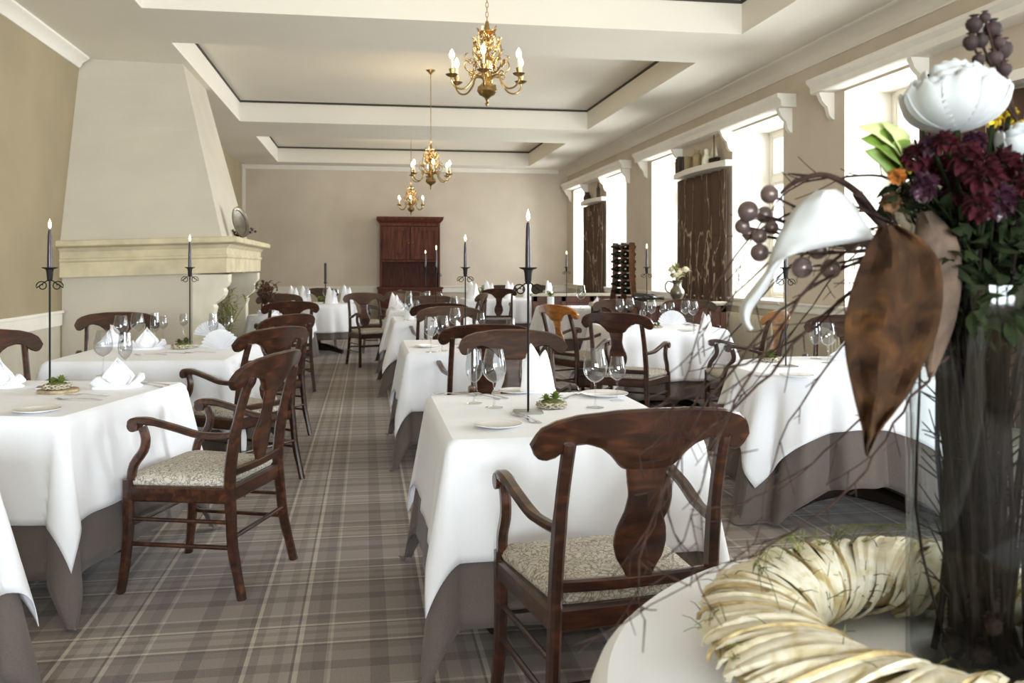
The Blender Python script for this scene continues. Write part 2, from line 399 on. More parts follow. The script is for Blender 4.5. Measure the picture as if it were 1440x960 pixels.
# left wall (steps out beyond the chimney), back wall, wall behind the camera
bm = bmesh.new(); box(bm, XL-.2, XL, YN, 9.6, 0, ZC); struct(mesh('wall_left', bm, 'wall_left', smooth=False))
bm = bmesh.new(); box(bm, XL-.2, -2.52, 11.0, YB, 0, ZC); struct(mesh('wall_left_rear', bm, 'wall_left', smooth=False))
bm = bmesh.new(); box(bm, XL-.2, XR+.6, YB, YB+.2, 0, ZC); struct(mesh('wall_back', bm, 'wall', smooth=False))
bm = bmesh.new(); yn0, yn1 = YN-.3, YN
xs = [XL-.2]+[q for ab in FILL_WIN for q in ab]+[XR+.6]
for k in range(0, len(xs), 2): box(bm, xs[k], xs[k+1], yn0, yn1, 0, ZC)
for a, b in FILL_WIN: box(bm, a, b, yn0, yn1, 0, .9); box(bm, a, b, yn0, yn1, 2.9, ZC)
struct(mesh('wall_front', bm, 'wall', smooth=False))
# right wall with deep window recesses
SILL, HEAD, DEP = .93, 2.93, .5
bm = bmesh.new()
ys = [YN]
for a, b in RECESS: ys += [a, b]
ys.append(YB)
def wallblock(x0, x1, y0, y1, z0, z1, front=0):
    for f in box(bm, x0, x1, y0, y1, z0, z1):
        f.normal_update(); f.material_index = 0 if f.normal.x < -.5 else 1
for i in range(0, len(ys), 2): wallblock(XR, XR+DEP+.06, ys[i], ys[i+1], 0, ZC)
for a, b in RECESS:
    wallblock(XR, XR+DEP+.06, a, b, 0, SILL); wallblock(XR, XR+DEP+.06, a, b, HEAD, ZC)
struct(mesh('wall_right', bm, ['wall', 'reveal'], smooth=False))
def window(idx, y0, y1, z0, z1, x):
    root = bpy.data.objects.new('window_%d' % idx, None); C.objects.link(root); root.location = (x, (y0+y1)/2, z0); struct(root)
    h = (y1-y0)/2; H = z1-z0; f = .06; tz = 2.36-z0
    L = [(-.03, .03, -h, -h+f, 0, H), (-.03, .03, h-f, h, 0, H), (-.03, .03, -h+f, h-f, 0, f), (-.03, .03, -h+f, h-f, H-f, H), (-.03, .03, -h+f, h-f, tz-.04, tz+.04)]
    mesh('window_frame', boxes(L), 'white', root)
    L = []
    for (za, zb) in ((f, tz-.04), (tz+.04, H-f)):
        for (ya, yb) in ((-h+f, -.02), (.02, h-f)):
            s = .035
            L += [(-.02, .02, ya, ya+s, za, zb), (-.02, .02, yb-s, yb, za, zb), (-.02, .02, ya+s, yb-s, za, za+s), (-.02, .02, ya+s, yb-s, zb-s, zb)]
        L.append((-.02, .02, -.02, .02, za, zb))
    mesh('casement', boxes(L, .003), 'white', root)
    bm = bmesh.new(); box(bm, -.004, .004, -h+f, h-f, f, H-f); mesh('pane', bm, 'pane', root, smooth=False)
    bm = bbox(-.5, -.03, -h, h, 0, .022); o = mesh('window_sill', bm, 'reveal', root)
    return root
for i, (a, b) in enumerate(RECESS): window(i+1, a, b, SILL, HEAD, XR+DEP)
for i, (a, b) in enumerate(FILL_WIN):  # added windows, out of view, that let in the fill
    root = bpy.data.objects.new('window_%d' % (i+8), None); C.objects.link(root); root.location = ((a+b)/2, YN-.15, .9); struct(root)
    h = (b-a)/2; f = .07
    mesh('window_frame', boxes([(-h, -h+f, -.04, .04, 0, 2), (h-f, h, -.04, .04, 0, 2), (-h+f, h-f, -.04, .04, 0, f), (-h+f, h-f, -.04, .04, 2-f, 2), (-.03, .03, -.04, .04, f, 2-f), (-h+f, -.03, -.03, .03, 1.35, 1.4), (.03, h-f, -.03, .03, 1.35, 1.4)]), 'white', root)
    bm = bmesh.new(); box(bm, -h+f, h-f, -.004, .004, f, 2-f); mesh('pane', bm, 'pane', root, smooth=False)
# crowns
def sweepprof(prof, axis, a, b, sgn, base):
    """prof: (out, down) pairs; axis 'y' run along y on wall x=base; sgn = direction into room"""
    bm = bmesh.new(); rings = []
    for q in (a, b):
        rings.append([((base+sgn*o, q, ZC-d) if axis == 'y' else (q, base+sgn*o, ZC-d)) for o, d in prof])
    loft(bm, rings); return bm
cove = [(0, 0), (.22, 0), (.22, .012), (.2, .018)] + [(.02+.18*(1-math.sin(t)), .018+.09*(1-math.cos(t))) for t in [R(a) for a in range(0, 91, 15)]] + [(.015, .112), (.015, .13), (0, .13)]
struct(mesh('trim_5', sweepprof(cove, 'y', YN, YB, -1, XR), 'ceiling'))
small = [(0, 0), (.11, 0), (.11, .02), (.09, .035), (.05, .06), (.035, .09), (.02, .11), (0, .11)]
struct(mesh('trim_6', sweepprof(small, 'y', YN, 9.55, 1, XL), 'white'))
struct(mesh('trim_7', sweepprof([(a*.7, b*.7) for a, b in small], 'x', -2.52, XR-.2, -1, YB), 'white'))
bm = bmesh.new(); box(bm, -2.52, -2.46, YB-.02, YB, 1.0, ZC-.08); struct(mesh('trim_8', bm, 'white', smooth=False))
# dado rails and pale dado below
def dado(idx, lst, m='white'):
    struct(mesh('trim_%d' % idx, boxes(lst, .006), m))
dado(9, [(XL, XL+.03, YN, 9.0, .77, .885), (XL, XL+.05, YN, 9.0, .885, .91)])
dado(10, [(-2.52, XR, YB-.03, YB, .77, .885), (-2.52, XR, YB-.05, YB, .885, .91)])
rl = []
for i in range(0, len(ys), 2):
    rl += [(XR-.035, XR, ys[i], ys[i+1], .86, .93), (XR-.055, XR, ys[i], ys[i+1], .93, .955)]
for a, b in RECESS: rl += [(XR-.035, XR, a, b, .86, .925), (XR-.06, XR+.3, a, b, .925, .956)]
dado(11, rl)
bm = bmesh.new(); box(bm, XL, XL+.008, YN, 9.0, 0, .77); box(bm, -2.52, XR, YB-.008, YB, 0, .77); box(bm, XR-.008, XR, YN, YB, 0, .86)
struct(mesh('trim_12', bm, 'wall_low', smooth=False))
struct(mesh('baseboard_left', boxes([(XL, XL+.025, YN, 9.0, 0, .12)]), 'white'))
struct(mesh('baseboard_back', boxes([(-2.52, XR, YB-.025, YB, 0, .12)]), 'white'))
struct(mesh('baseboard_right', boxes([(XR-.025, XR, YN, YB, 0, .12)]), 'white'))
# pelmets with brackets over each bay
def bracket(bm, y, w=.06):
    prof = [(0, 0), (.15, 0), (.15, .02), (.135, .045), (.125, .075), (.095, .11), (.07, .13), (.06, .17), (.05, .21), (.02, .245), (0, .25)]
    loft(bm, [[(XR-o, q, 2.95-d) for o, d in prof] for q in (y-w/2, y+w/2)])
BAYS = [(.0, 1.7, .4, 1.3), (3.15, 7.95, 4.75, 6.43), (8.55, 13.6, 10.17, 11.94), (14.3, 18.85, 15.87, 17.3)]
for i, (a, b, p0, p1) in enumerate(BAYS):
    bm = bmesh.new()
    prof = [(0, 0), (.17, 0), (.21, .0), (.21, .03), (.19, .05), (.17, .07), (.165, .125), (.15, .135), (0, .135)]
    loft(bm, [[(XR-o, q, 3.085-d) for o, d in prof] for q in (a, b)])
    struct(mesh('trim_%d' % (13+i), bm, 'white'))
    for y in (a+.12, p0+.03, p1-.03, b-.12):
        bm = bmesh.new(); bracket(bm, y)
        struct(mesh('trim_%d' % (17+i), bm, 'white'))
# ------------------------------------------------------------------ curtained piers
BAYN = {1: 'nearest bay, behind the bouquet', 2: 'middle bay', 3: 'farthest bay by the back wall'}
for i, (a, b, p0, p1) in enumerate(BAYS):
    if i == 0: continue
    y0, y1 = p0+.02, p1-.02
    if i == 3: y1 = p1+.1
    bm = bmesh.new(); rows = []
    for k in range(2):
        pass
    nn = 60; zs = [.25+(2.5-.25)*j/12 for j in range(13)]
    rings = []
    for z in zs:
        ring = []
        for s in range(nn+1):
            y = y0+(y1-y0)*s/nn; amp = .018+.012*(2.5-z)/2.2
            ring.append((XR-.07-amp*math.sin(s*.62+.25*math.sin(z*2)), y, z))
        rings.append(ring)
    loft(bm, rings, closed=False)
    o = mesh('curtain', bm, 'curtain', solid=.004); o['_'] = 0; del o['_']
    tag(o, 'brown curtain with pale squiggles, pier of the '+BAYN[i], 'curtain', 'squiggle printed curtains')
    # bowed white shelf
    bm = bmesh.new(); top = []
    prof = []
    for s in range(17):
        q = s/16; prof.append((XR-.1-.09*math.sin(PI*q), y0-.05+(y1-y0+.1)*q))
    pts = [(XR, y0-.05)]+prof+[(XR, y1+.05)]
    loft(bm, [[(x, y, z) for x, y in pts] for z in (2.53, 2.545, 2.58, 2.6)])
    o = mesh('wall_shelf', bm, 'white'); tag(o, 'bowed white shelf above the curtain in the '+BAYN[i], 'shelf', 'bowed shelves over the curtains')
def book(x, y, z, h, t, m, label, lean=0):
    r = thing('book', label, 'book', (x, y, z), 0, 'books and keepsakes on the middle shelf')
    mesh('cover', boxes([(-.06, .06, -t/2, -t/2+.004, 0, h), (-.06, .06, t/2-.004, t/2, 0, h), (-.064, -.056, -t/2, t/2, 0, h)], .001), m, r)
    mesh('pages', bbox(-.054, .056, -t/2+.004, t/2-.004, .003, h-.004, 0), 'cream', r)
    r.rotation_euler = (lean, 0, 0)
bk = [(11.78, .2, .05, 'book1', 'dark book standing farthest left on the middle bay shelf'), (11.70, .22, .06, 'book1', 'thick dark book, second from the left on the middle bay shelf'),
      (11.52, .18, .05, 'book1', 'dark book standing alone beside the gap on the middle bay shelf'), (11.44, .19, .04, 'book2', 'tan book on the middle bay shelf, last of the row')]
for y, h, t, m, l in bk: book(XR-.07, y, 2.6, h, t, m, l)
# figures on the shelves
def lathe_thing(name, prof, mat_, label, cat, loc, n=20, group=None):
    bm = bmesh.new(); lathe(bm, prof, n); o = mesh(name, bm, mat_, loc=loc); return tag(o, label, cat, group)
lathe_thing('glass_jar', [(0,0),(.05,0),(.055,.02),(.055,.17),(.03,.2),(.03,.22),(.04,.225),(.04,.24),(0,.24)], 'book2', 'pale lidded jar in the middle of the shelf in the middle bay', 'jar', (XR-.08, 11.12, 2.6))
t = thing('model_sailboat', 'small model sailboat on the right end of the middle bay shelf', 'ornament', (XR-.08, 10.55, 2.6))
bm = bmesh.new()
loft(bm, [[(-.03*s, y, z) for s, z in ((1, .06), (.6, .02), (0, .0), (-.6, .02), (-1, .06))] for y, q in ((-.14, 1),)] + [[(-.03*s*w_, y, z) for s, z in ((1, .06), (.6, .02), (0, .0), (-.6, .02), (-1, .06))] for y, w_ in ((-.06, 1.5), (.06, 1.5), (.15, .3))])
mesh('hull', bm, 'twig', t)
bm = bmesh.new(); tube(bm, [(0, 0, .04), (0, 0, .36)], .006, 6); mesh('mast', bm, 'twig', t)
bm = bmesh.new()
for (p) in (((0, .01, .08), (0, .14, .08), (.012, .01, .32)), ((0, -.01, .08), (0, -.12, .08), (.012, -.01, .26))):
    vs = [bm.verts.new(q) for q in p]; bm.faces.new(vs)
mesh('sail', bm, 'cream', t, solid=.003)
lathe_thing('clay_figure', [(0,0),(.05,0),(.06,.03),(.05,.1),(.025,.14),(.03,.17),(.03,.2),(.0,.22)], 'cream', 'pale clay figure next to the model sailboat', 'ornament', (XR-.08, 10.8, 2.6))
lathe_thing('brown_jar', [(0,0),(.06,0),(.08,.06),(.05,.13),(.04,.15),(.05,.17),(0,.17)], 'book1', 'squat dark jar on the left of the farthest bay shelf', 'jar', (XR-.08, 17.0, 2.6))
lathe_thing('brown_bottle', [(0,0),(.035,0),(.035,.17),(.012,.22),(.012,.28),(0,.28)], 'book1', 'slim dark bottle on the right of the farthest bay shelf', 'bottle', (XR-.08, 16.15, 2.6))
lathe_thing('dark_jug', [(0,0),(.05,0),(.07,.05),(.045,.12),(.035,.16),(.045,.18),(0,.18)], 'book1', 'dark jug at the far end of the shelf behind the white rose', 'jug', (XR-.08, 6.2, 2.6))
# ------------------------------------------------------------------ radiators under the recesses
def radiator(y0, y1, label):
    t = thing('radiator', label, 'radiator', (XR-.13, (y0+y1)/2, 0), 0, 'cream column radiators')
    h = (y1-y0)/2; n = int((y1-y0)/.055)
    bm = bmesh.new()
    for k in range(n):
        y = -h+(k+.5)*(2*h)/n
        tube(bm, [(-.03, y, .12), (-.04, y, .16), (-.04, y, .74), (-.03, y, .78)], [.012, .019, .019, .012], 6)
        tube(bm, [(.03, y, .12), (.04, y, .16), (.04, y, .74), (.03, y, .78)], [.012, .019, .019, .012], 6)
        box(bm, -.035, .035, y-.012, y+.012, .74, .79); box(bm, -.035, .035, y-.012, y+.012, .1, .15)
    mesh('radiator_columns', bm, 'radiator', t)
    bm = bmesh.new(); tube(bm, [(0, -h, .13), (0, h, .13)], .016); tube(bm, [(0, -h, .76), (0, h, .76)], .016); mesh('header_pipe', bm, 'radiator', t)
    for s in (-1, 1): mesh('foot', bbox(-.05, .05, s*(h-.08)-.015, s*(h-.08)+.015, 0, .12), 'radiator', t)
radiator(8.9, 10.15, 'cream column radiator under the nearer window of the middle bay')
radiator(6.45, 7.6, 'cream column radiator behind the round table on the right')
# ------------------------------------------------------------------ fireplace
fp = thing('fireplace', 'tall plastered fireplace with sloping hood and sandstone mantel on the left wall', 'fireplace', (XL, 10.3, 0))
def loc_(lst): return [(x-XL, y-10.3, z) for x, y, z in lst]
bm = bmesh.new()
botp = [(XL+.001, 9.02), (-1.37, 9.02), (-1.37, 11.0), (XL+.001, 11.0)]
topp = [(XL+.001, 9.62), (-1.875, 9.72), (-1.875, 11.05), (XL+.001, 11.05)]
rings = []
for k in range(9):
    q = k/8; z = 1.555+(ZC-1.555)*q
    rg = [(a[0]+(b[0]-a[0])*q, a[1]+(b[1]-a[1])*q) for a, b in zip(botp, topp)]
    if k == 8: rg = [rg[0], (rg[1][0], rg[1][1]), (rg[2][0], rg[2][1]), rg[3]]
    # round the two room corners a little
    def rc(p, q_, r_):
        pass
    rings.append(loc_([(x, y, z) for x, y in rg]))
loft(bm, rings)
mesh('chimney_hood', bm, 'hood', fp, smooth=False)
# mantel: slab over moulded beam, one swept profile with tilt
bm = bmesh.new()
def mant(out, z):    # ring in plan offset out from base X=-1.42, Y 9.1..11.75
    tl = lambda x: .05*((x-XL)/1.6)-.045
    pts = [(XL+.001, 9.12-out), (-1.45+out, 9.12-out), (-1.45+out, 11.72+out), (XL+.001, 11.72+out)]
    return loc_([(x, y, z+tl(x)) for x, y in pts])
prof = [(.10, 1.262), (.115, 1.262), (.115, 1.40), (.13, 1.415), (.13, 1.435), (.115, 1.44), (.12, 1.50), (.15, 1.535), (.18, 1.545), (.215, 1.55), (.225, 1.56), (.225, 1.60), (.21, 1.61), (0, 1.61)]
loft(bm, [mant(o, z) for o, z in prof])
mesh('mantel', bm, 'stone', fp, smooth=False)
# white base side walls and back
bm = bmesh.new(); box(bm, 0, -1.62-XL, 9.08-10.3, 9.25-10.3, 0, 1.3); mesh('side_wall', bm, 'hood', fp, smooth=False)
bm = bmesh.new(); box(bm, 0, -1.62-XL, 11.5-10.3, 11.66-10.3, 0, 1.3); mesh('side_wall', bm, 'hood', fp, smooth=False)
bm = bmesh.new(); box(bm, .001, .25, -1.05, 1.2, 0, 1.3); mesh('fireback', bm, 'hood', fp, smooth=False)
for y0, y1 in ((9.06, 9.3), (11.46, 11.7)):       # S-shaped consoles
    prof = [(-1.66, 0), (-1.44, 0), (-1.44, .12), (-1.47, .14), (-1.47, .86), (-1.455, .92), (-1.47, .95), (-1.44, .97), (-1.40, 1.0), (-1.37, 1.04), (-1.36, 1.08), (-1.375, 1.11), (-1.35, 1.13), (-1.33, 1.17), (-1.33, 1.245), (-1.66, 1.245)]
    bm = bmesh.new(); loft(bm, [[(x-XL, y-10.3, z) for x, z in prof] for y in (y0, y1)])
    mesh('console', bm, 'stone_white', fp, smooth=False)
bm = bmesh.new(); box(bm, .25, -1.2-XL, -1.0, 1.16, 0, .06); mesh('hearth', bm, 'stone', fp, smooth=False)
# oval silver tray and dried sprig on the mantel
t = thing('oval_tray', 'oval silver tray leaning against the fireplace hood', 'tray', (-1.25, 9.5, 1.615), R(-38))
bm = bmesh.new()
for a_, r_, m_ in ((.09, .0, 0),):
    rings = [[(.0+.012*q2, .105*s*math.cos(2*PI*k/32), .165+.165*s*math.sin(2*PI*k/32)) for k in range(32)] for s, q2 in ((.02, 0), (.75, 0), (.8, 1), (.92, 1.4), (1, 2.2), (1, 1.2), (.9, .2))]
    loft(bm, rings)
o = mesh('tray_plate', bm, 'pewter', t)
o.rotation_euler = (0, R(-16), 0)
def sprig(name, loc, n, h, spread, mats, label, cat, seed, berries=0, wide=.02, lean=(0,0)):
    rnd = random.Random(seed); t = thing(name, label, cat, loc)
    bm = bmesh.new(); bl = bmesh.new(); bb = bmesh.new()
    for k in range(n):
        a = rnd.uniform(0, 2*PI); r_ = rnd.uniform(.2, 1)*spread; hh = h*rnd.uniform(.55, 1)
        p = [(0, 0, 0), (math.cos(a)*r_*.35+lean[0]*.4, math.sin(a)*r_*.35+lean[1]*.4, hh*.5), (math.cos(a)*r_+lean[0], math.sin(a)*r_+lean[1], hh)]
        tube(bm, smoothpts(p, 3), [.0035]*4+[.002, .002, .001], 4)
        for q in range(4):
            s = .4+.2*q; b = Vector((math.cos(a)*r_*s*s+lean[0]*s, math.sin(a)*r_*s*s+lean[1]*s, hh*s)); a2 = rnd.uniform(0, 2*PI)
            leaf(bl, b, b+Vector((math.cos(a2), math.sin(a2), rnd.uniform(.1, .9)))*h*.22, wide, n=4)
        if berries: ball(bb, p[2], berries, 8, 6)
    mesh('stems', bm, mats[0], t); mesh('leaves', bl, mats[1], t)
    if berries: mesh('berries', bb, mats[2], t)
    else: bb.free()
    return t
sprig('dried_sprig', (-1.33, 9.95, 1.61), 14, .13, .2, ['twig', 'driedbrown', 'plum'], 'dried brown sprig with berries lying on the mantel beside the tray', 'dried flowers', 3, .014, .03)
sprig('grass_bundle', (-1.5, 10.1, .45), 26, .62, .22, ['driedgreen', 'driedgreen'], 'tall green and grey grasses inside the fireplace opening', 'plant', 5, 0, .02)
lathe_thing('stone_pedestal', [(0,0),(.17,0),(.17,.04),(.13,.07),(.12,.32),(.16,.36),(.16,.4),(0,.4)], 'stone_white', 'pale stone pedestal in the fireplace opening under the grasses', 'pedestal', (-1.55, 10.1, .06))
# ------------------------------------------------------------------ hutch against the back wall
hx0, hx1, hy = .24, 1.55, YB-.06
t = thing('hutch', 'tall dark mahogany hutch with two panelled doors against the back wall', 'cabinet', ((hx0+hx1)/2, hy-.3, 0))
W = (hx1-hx0)/2
mesh('base_cabinet', boxes([(-W, W, -.28, .28, .06, .86), (-W-.02, W+.02, -.3, .29, .86, .9), (-W+.03, W-.03, -.25, .25, 0, .06)]), 'darkwood', t)
mesh('upper_case', boxes([(-W+.04, -W+.08, -.18, .28, .9, 2.2), (W-.08, W-.04, -.18, .28, .9, 2.2), (-W+.08, W-.08, .25, .28, .9, 2.2), (-W+.08, W-.08, -.18, .25, 2.16, 2.2), (-W+.08, W-.08, -.18, .25, 1.42, 1.46)]), 'darkwood', t)
bm = bmesh.new()
prof = [(0, 2.2), (.0, 2.22), (.03, 2.25), (.06, 2.29), (.07, 2.32), (.07, 2.35), (0, 2.35)]
loft(bm, [[(-W+.04-o, -.18-o, z), (W-.04+o, -.18-o, z), (W-.04+o, .28, z), (-W+.04-o, .28, z)] for o, z in prof])
mesh('cornice', bm, 'darkwood', t)
for s in (-1, 1):
    for (z0, z1, yy) in ((1.47, 2.15, -.2), (.1, .82, -.3)):
        xa, xb = (0.005, W-.085) if s > 0 else (-W+.085, -.005)
        d = mesh('door', boxes([(xa, xa+.08, yy, yy+.02, z0, z1), (xb-.08, xb, yy, yy+.02, z0, z1), (xa+.08, xb-.08, yy, yy+.02, z0, z0+.09), (xa+.08, xb-.08, yy, yy+.02, z1-.09, z1),
             (xa+.08, xb-.08, yy+.012, yy+.02, z0+.09, z1-.09), ((xa+xb)/2-.012, (xa+xb)/2+.012, yy+.004, yy+.02, z0+.09, z1-.09)]), 'darkwood', t)
        bm = bmesh.new(); ball(bm, (s*.035, yy-.015, (z0+z1)/2), .014, 10, 8); mesh('knob', bm, 'brass', d)
# ------------------------------------------------------------------ low booth partitions on the right
def partition(x0, x1, y, label):
    t = thing('booth_partition', label, 'partition', ((x0+x1)/2, y, 0), 0, 'low mahogany partitions')
    h = (x1-x0)/2
    L = [(-h, h, -.03, .03, .0, .87)]
    mesh('panel', boxes(L), 'boothwood', t)
    L = []
    k = 4
    for i in range(k+1):
        x = -h+.04+(2*h-.08)*i/k; L.append((x-.035, x+.035, -.045, .045, 0, .88))
    L.append((-h, h, -.045, .045, .8, .88)); L.append((-h, h, -.045, .045, 0, .1))
    mesh('frame', boxes(L, .003), 'boothwood', t)
    mesh('cap_rail', bbox(-h-.02, h, -.07, .07, .88, .92), 'rope', t)
partition(2.5, 4.08, 9.78, 'low mahogany partition with a pale cap behind the square table on the right')
partition(2.45, 4.28, 13.2, 'farther low mahogany partition with a pale cap near the back')
# side table with the bottle rack
t = thing('side_table', 'small brown wooden side table under the bottle rack', 'side table', (3.27, 11.15, 0))
mesh('table_top', bbox(-.28, .28, -.2, .2, .86, .9), 'boothwood', t)
for sx in (-1, 1):
    for sy in (-1, 1): mesh('leg', bbox(sx*.23-.025, sx*.23+.025, sy*.15-.025, sy*.15+.025, 0, .86), 'boothwood', t)
mesh('apron', boxes([(-.22, .22, -.17, -.15, .76, .86), (-.22, .22, .15, .17, .76, .86)]), 'boothwood', t)
RK = R(-52)
t = thing('bottle_rack', 'tiered wooden rack holding wine bottles lying on their sides', 'wine rack', (3.27, 11.15, .9), RK)
for sx in (-.13, 0, .13):
    bm = bmesh.new(); bar(bm, [(sx*1.4, 0, 0), (sx*1.15, 0, .12), (sx, 0, .3), (sx, 0, .73)], .012, .12); mesh('upright', bm, 'rackwood', t)
for k in range(7):
    mesh('shelf', bbox(-.15, .15, -.07, .07, .06+k*.095, .066+k*.095, .001), 'rackwood', t)
bm = bmesh.new()
lathe(bm, [(0, 0), (.036, 0), (.038, .01), (.038, .19), (.03, .215), (.015, .24), (.014, .285), (.016, .287), (.016, .3), (0, .3)], 16)
bt = mesh('wine_bottle', bm, 'bottle'); tag(bt, None, 'bottle')
k_ = 0
rows = ['bottom row', 'second row up', 'third row up', 'fourth row up', 'fifth row up', 'sixth row up', 'top row']
for k in range(7):
    for sx, nm in ((-.065, 'left'), (.065, 'right')):
        o = bt if k_ == 0 else bt.copy()
        if k_: C.objects.link(o)
        k_ += 1
        o.location = (3.27+sx*math.cos(RK)-.13*math.sin(RK), 11.15+sx*math.sin(RK)+.13*math.cos(RK), .9+.106+k*.095); o.rotation_euler = (R(90), 0, RK)
        if k >= 5: o.location.z = .9+.106+k*.095
        o['label'] = 'dark wine bottle lying in the %s column of the rack, %s' % (nm, rows[k]); o['group'] = 'wine bottles in the rack'
# magnum lying on the partition
bm = bmesh.new()
lathe(bm, [(0, 0), (.05, 0), (.054, .012), (.054, .2), (.045, .235), (.02, .275), (.018, .33), (.021, .333), (.021, .36), (0, .36)], 20)
o = mesh('magnum_bottle', bm, 'bottle', loc=(2.98, 9.78, .975)); o.rotation_euler = (0, R(92), 0)
tag(o, 'large dark bottle lying on its side on the partition near the pewter jug', 'bottle')
# pewter jug with white flowers
jx, jy = 3.5, 9.78
t = thing('pewter_jug', 'pewter jug with curved handle standing on the partition cap', 'jug', (jx, jy, .92), R(-12))
bm = bmesh.new(); lathe(bm, [(0, 0), (.06, 0), (.062, .012), (.05, .03), (.075, .07), (.085, .1), (.078, .135), (.05, .17), (.045, .2), (.055, .235), (.062, .245), (.057, .247), (.042, .2), (.045, .17), (0, .1)], 28); mesh('body', bm, 'pewter', t)
bm = bmesh.new(); tube(bm, smoothpts([(-.05, 0, .22), (-.1, 0, .235), (-.135, 0, .19), (-.125, 0, .13), (-.08, 0, .1)], 5), .008, 8); mesh('handle', bm, 'pewter', t)
t = thing('white_bouquet', 'cream white flowers with leaves standing in the pewter jug', 'flowers', (jx, jy, 1.12))
for k in range(9):
    rnd = random.Random(k+50); a = k*2.4; r_ = .03+.085*(k/9)
    c = Vector((r_*math.cos(a)*1.2, r_*math.sin(a), .13+.045*math.sin(k*1.7)-r_*.35)); bm = bmesh.new()
    for j in range(14):
        a2 = j*2.4; el = .2+j*.09
        leaf(bm, c, c+Vector((math.cos(a2)*math.cos(el), math.sin(a2)*math.cos(el), math.sin(el)))*.072, .055, n=4, curl=.2)
    mesh('bloom', bm, 'cream', t)
bm = bmesh.new()
for k in range(13):
    rnd = random.Random(k+150); a = rnd.uniform(0, 6.3); leaf(bm, (0, 0, .05), (math.cos(a)*rnd.uniform(.08, .17), math.sin(a)*.12, rnd.uniform(.08, .27)), .03, n=5)
mesh('foliage', bm, 'driedgreen', t)
bm = bmesh.new()
for k in range(6): tube(bm, [(0, 0, -.08), (.02*math.cos(k), .02*math.sin(k), .12)], .004, 5)
mesh('stems', bm, 'driedgreen', t)
# ================================================================== CHANDELIERS
def make_chandelier():
    t = thing('chandelier', 'x', 'chandelier', (0, 0, 0), 0, 'brass candle-arm chandeliers')
    # local origin at the bottom finial; body up to .6
    bm = bmesh.new()
    lathe(bm, [(0, 0), (.008, .005), (.012, .018), (.006, .03), (.012, .045), (.02, .06), (.05, .075), (.066, .1), (.06, .13), (.035, .15), (.02, .16), (.03, .175), (.045, .19), (.03, .21),
               (.016, .225), (.02, .26), (.034, .29), (.03, .32), (.016, .34), (.016, .36), (.03, .37), (.034, .38), (.018, .39), (.01, .43), (.012, .455), (.035, .475), (.055, .485), (.055, .49), (.02, .5), (.014, .54), (.01, .56), (0, .56)], 20)
    mesh('column', bm, 'brass', t)
    for k in range(6):
        a = k*PI/3+.3; ca, sa = math.cos(a), math.sin(a)
        P = lambda r, z: (r*ca, r*sa, z)
        bm = bmesh.new()
        tube(bm, smoothpts([P(.03, .19), P(.09, .2), (P(.115, .15)), P(.16, .105), P(.215, .105), P(.25, .14), P(.25, .175)], 5), .0065, 8)
        tube(bm, smoothpts([P(.09, .2), P(.11, .225), P(.13, .21), P(.12, .19), P(.108, .2)], 4), .004, 6)
        arm = mesh('arm', bm, 'brass', t)
        bm = bmesh.new(); lathe(bm, [(0, 0), (.01, 0), (.035, .012), (.042, .02), (.03, .02), (.012, .016), (.012, .03), (.018, .042), (.018, .05), (.02, .055), (.01, .056)], 16, P(.25, .168))
        mesh('drip_pan', bm, 'brass', arm)
        bm = bmesh.new(); lathe(bm, [(.0095, 0), (.0095, .065), (0, .066)], 10, P(.25, .222)); mesh('candle_tube', bm, 'bulbtube', arm)
        bm = bmesh.new(); lathe(bm, [(0, -.002), (.01, 0), (.018, .018), (.018, .03), (.01, .052), (0, .066)], 12, P(.25, .288)); mesh('bulb', bm, 'bulb', arm)
    # two tiers of leafy scroll ornaments
    rnd = random.Random(4)
    for tier, (r0, z0, n) in enumerate(((.145, .26, 6), (.1, .36, 6), (.06, .43, 4))):
        for k in range(n):
            a = k*2*PI/n+tier*.5; ca, sa = math.cos(a), math.sin(a)
            bm = bmesh.new()
            tube(bm, smoothpts([(.02*ca, .02*sa, z0-.03), (.6*r0*ca, .6*r0*sa, z0-.05), (r0*ca, r0*sa, z0-.01), (r0*.95*ca, r0*.95*sa, z0+.04), (r0*.75*ca, r0*.75*sa, z0+.02)], 4), .0045, 6)
            for q in range(9):
                b = Vector((r0*ca*(.4+.075*q), r0*sa*(.4+.075*q), z0-.045+.014*q))
                leaf(bm, b, b+Vector((rnd.uniform(-1, 1), rnd.uniform(-1, 1), rnd.uniform(.2, 1))).normalized()*.035, .016, n=3)
                ball(bm, b+Vector((rnd.uniform(-.012, .012), rnd.uniform(-.012, .012), rnd.uniform(-.01, .02))), .006, 6, 4)
            mesh('scroll', bm, 'brass', t)
    return t
ch = placer(make_chandelier())
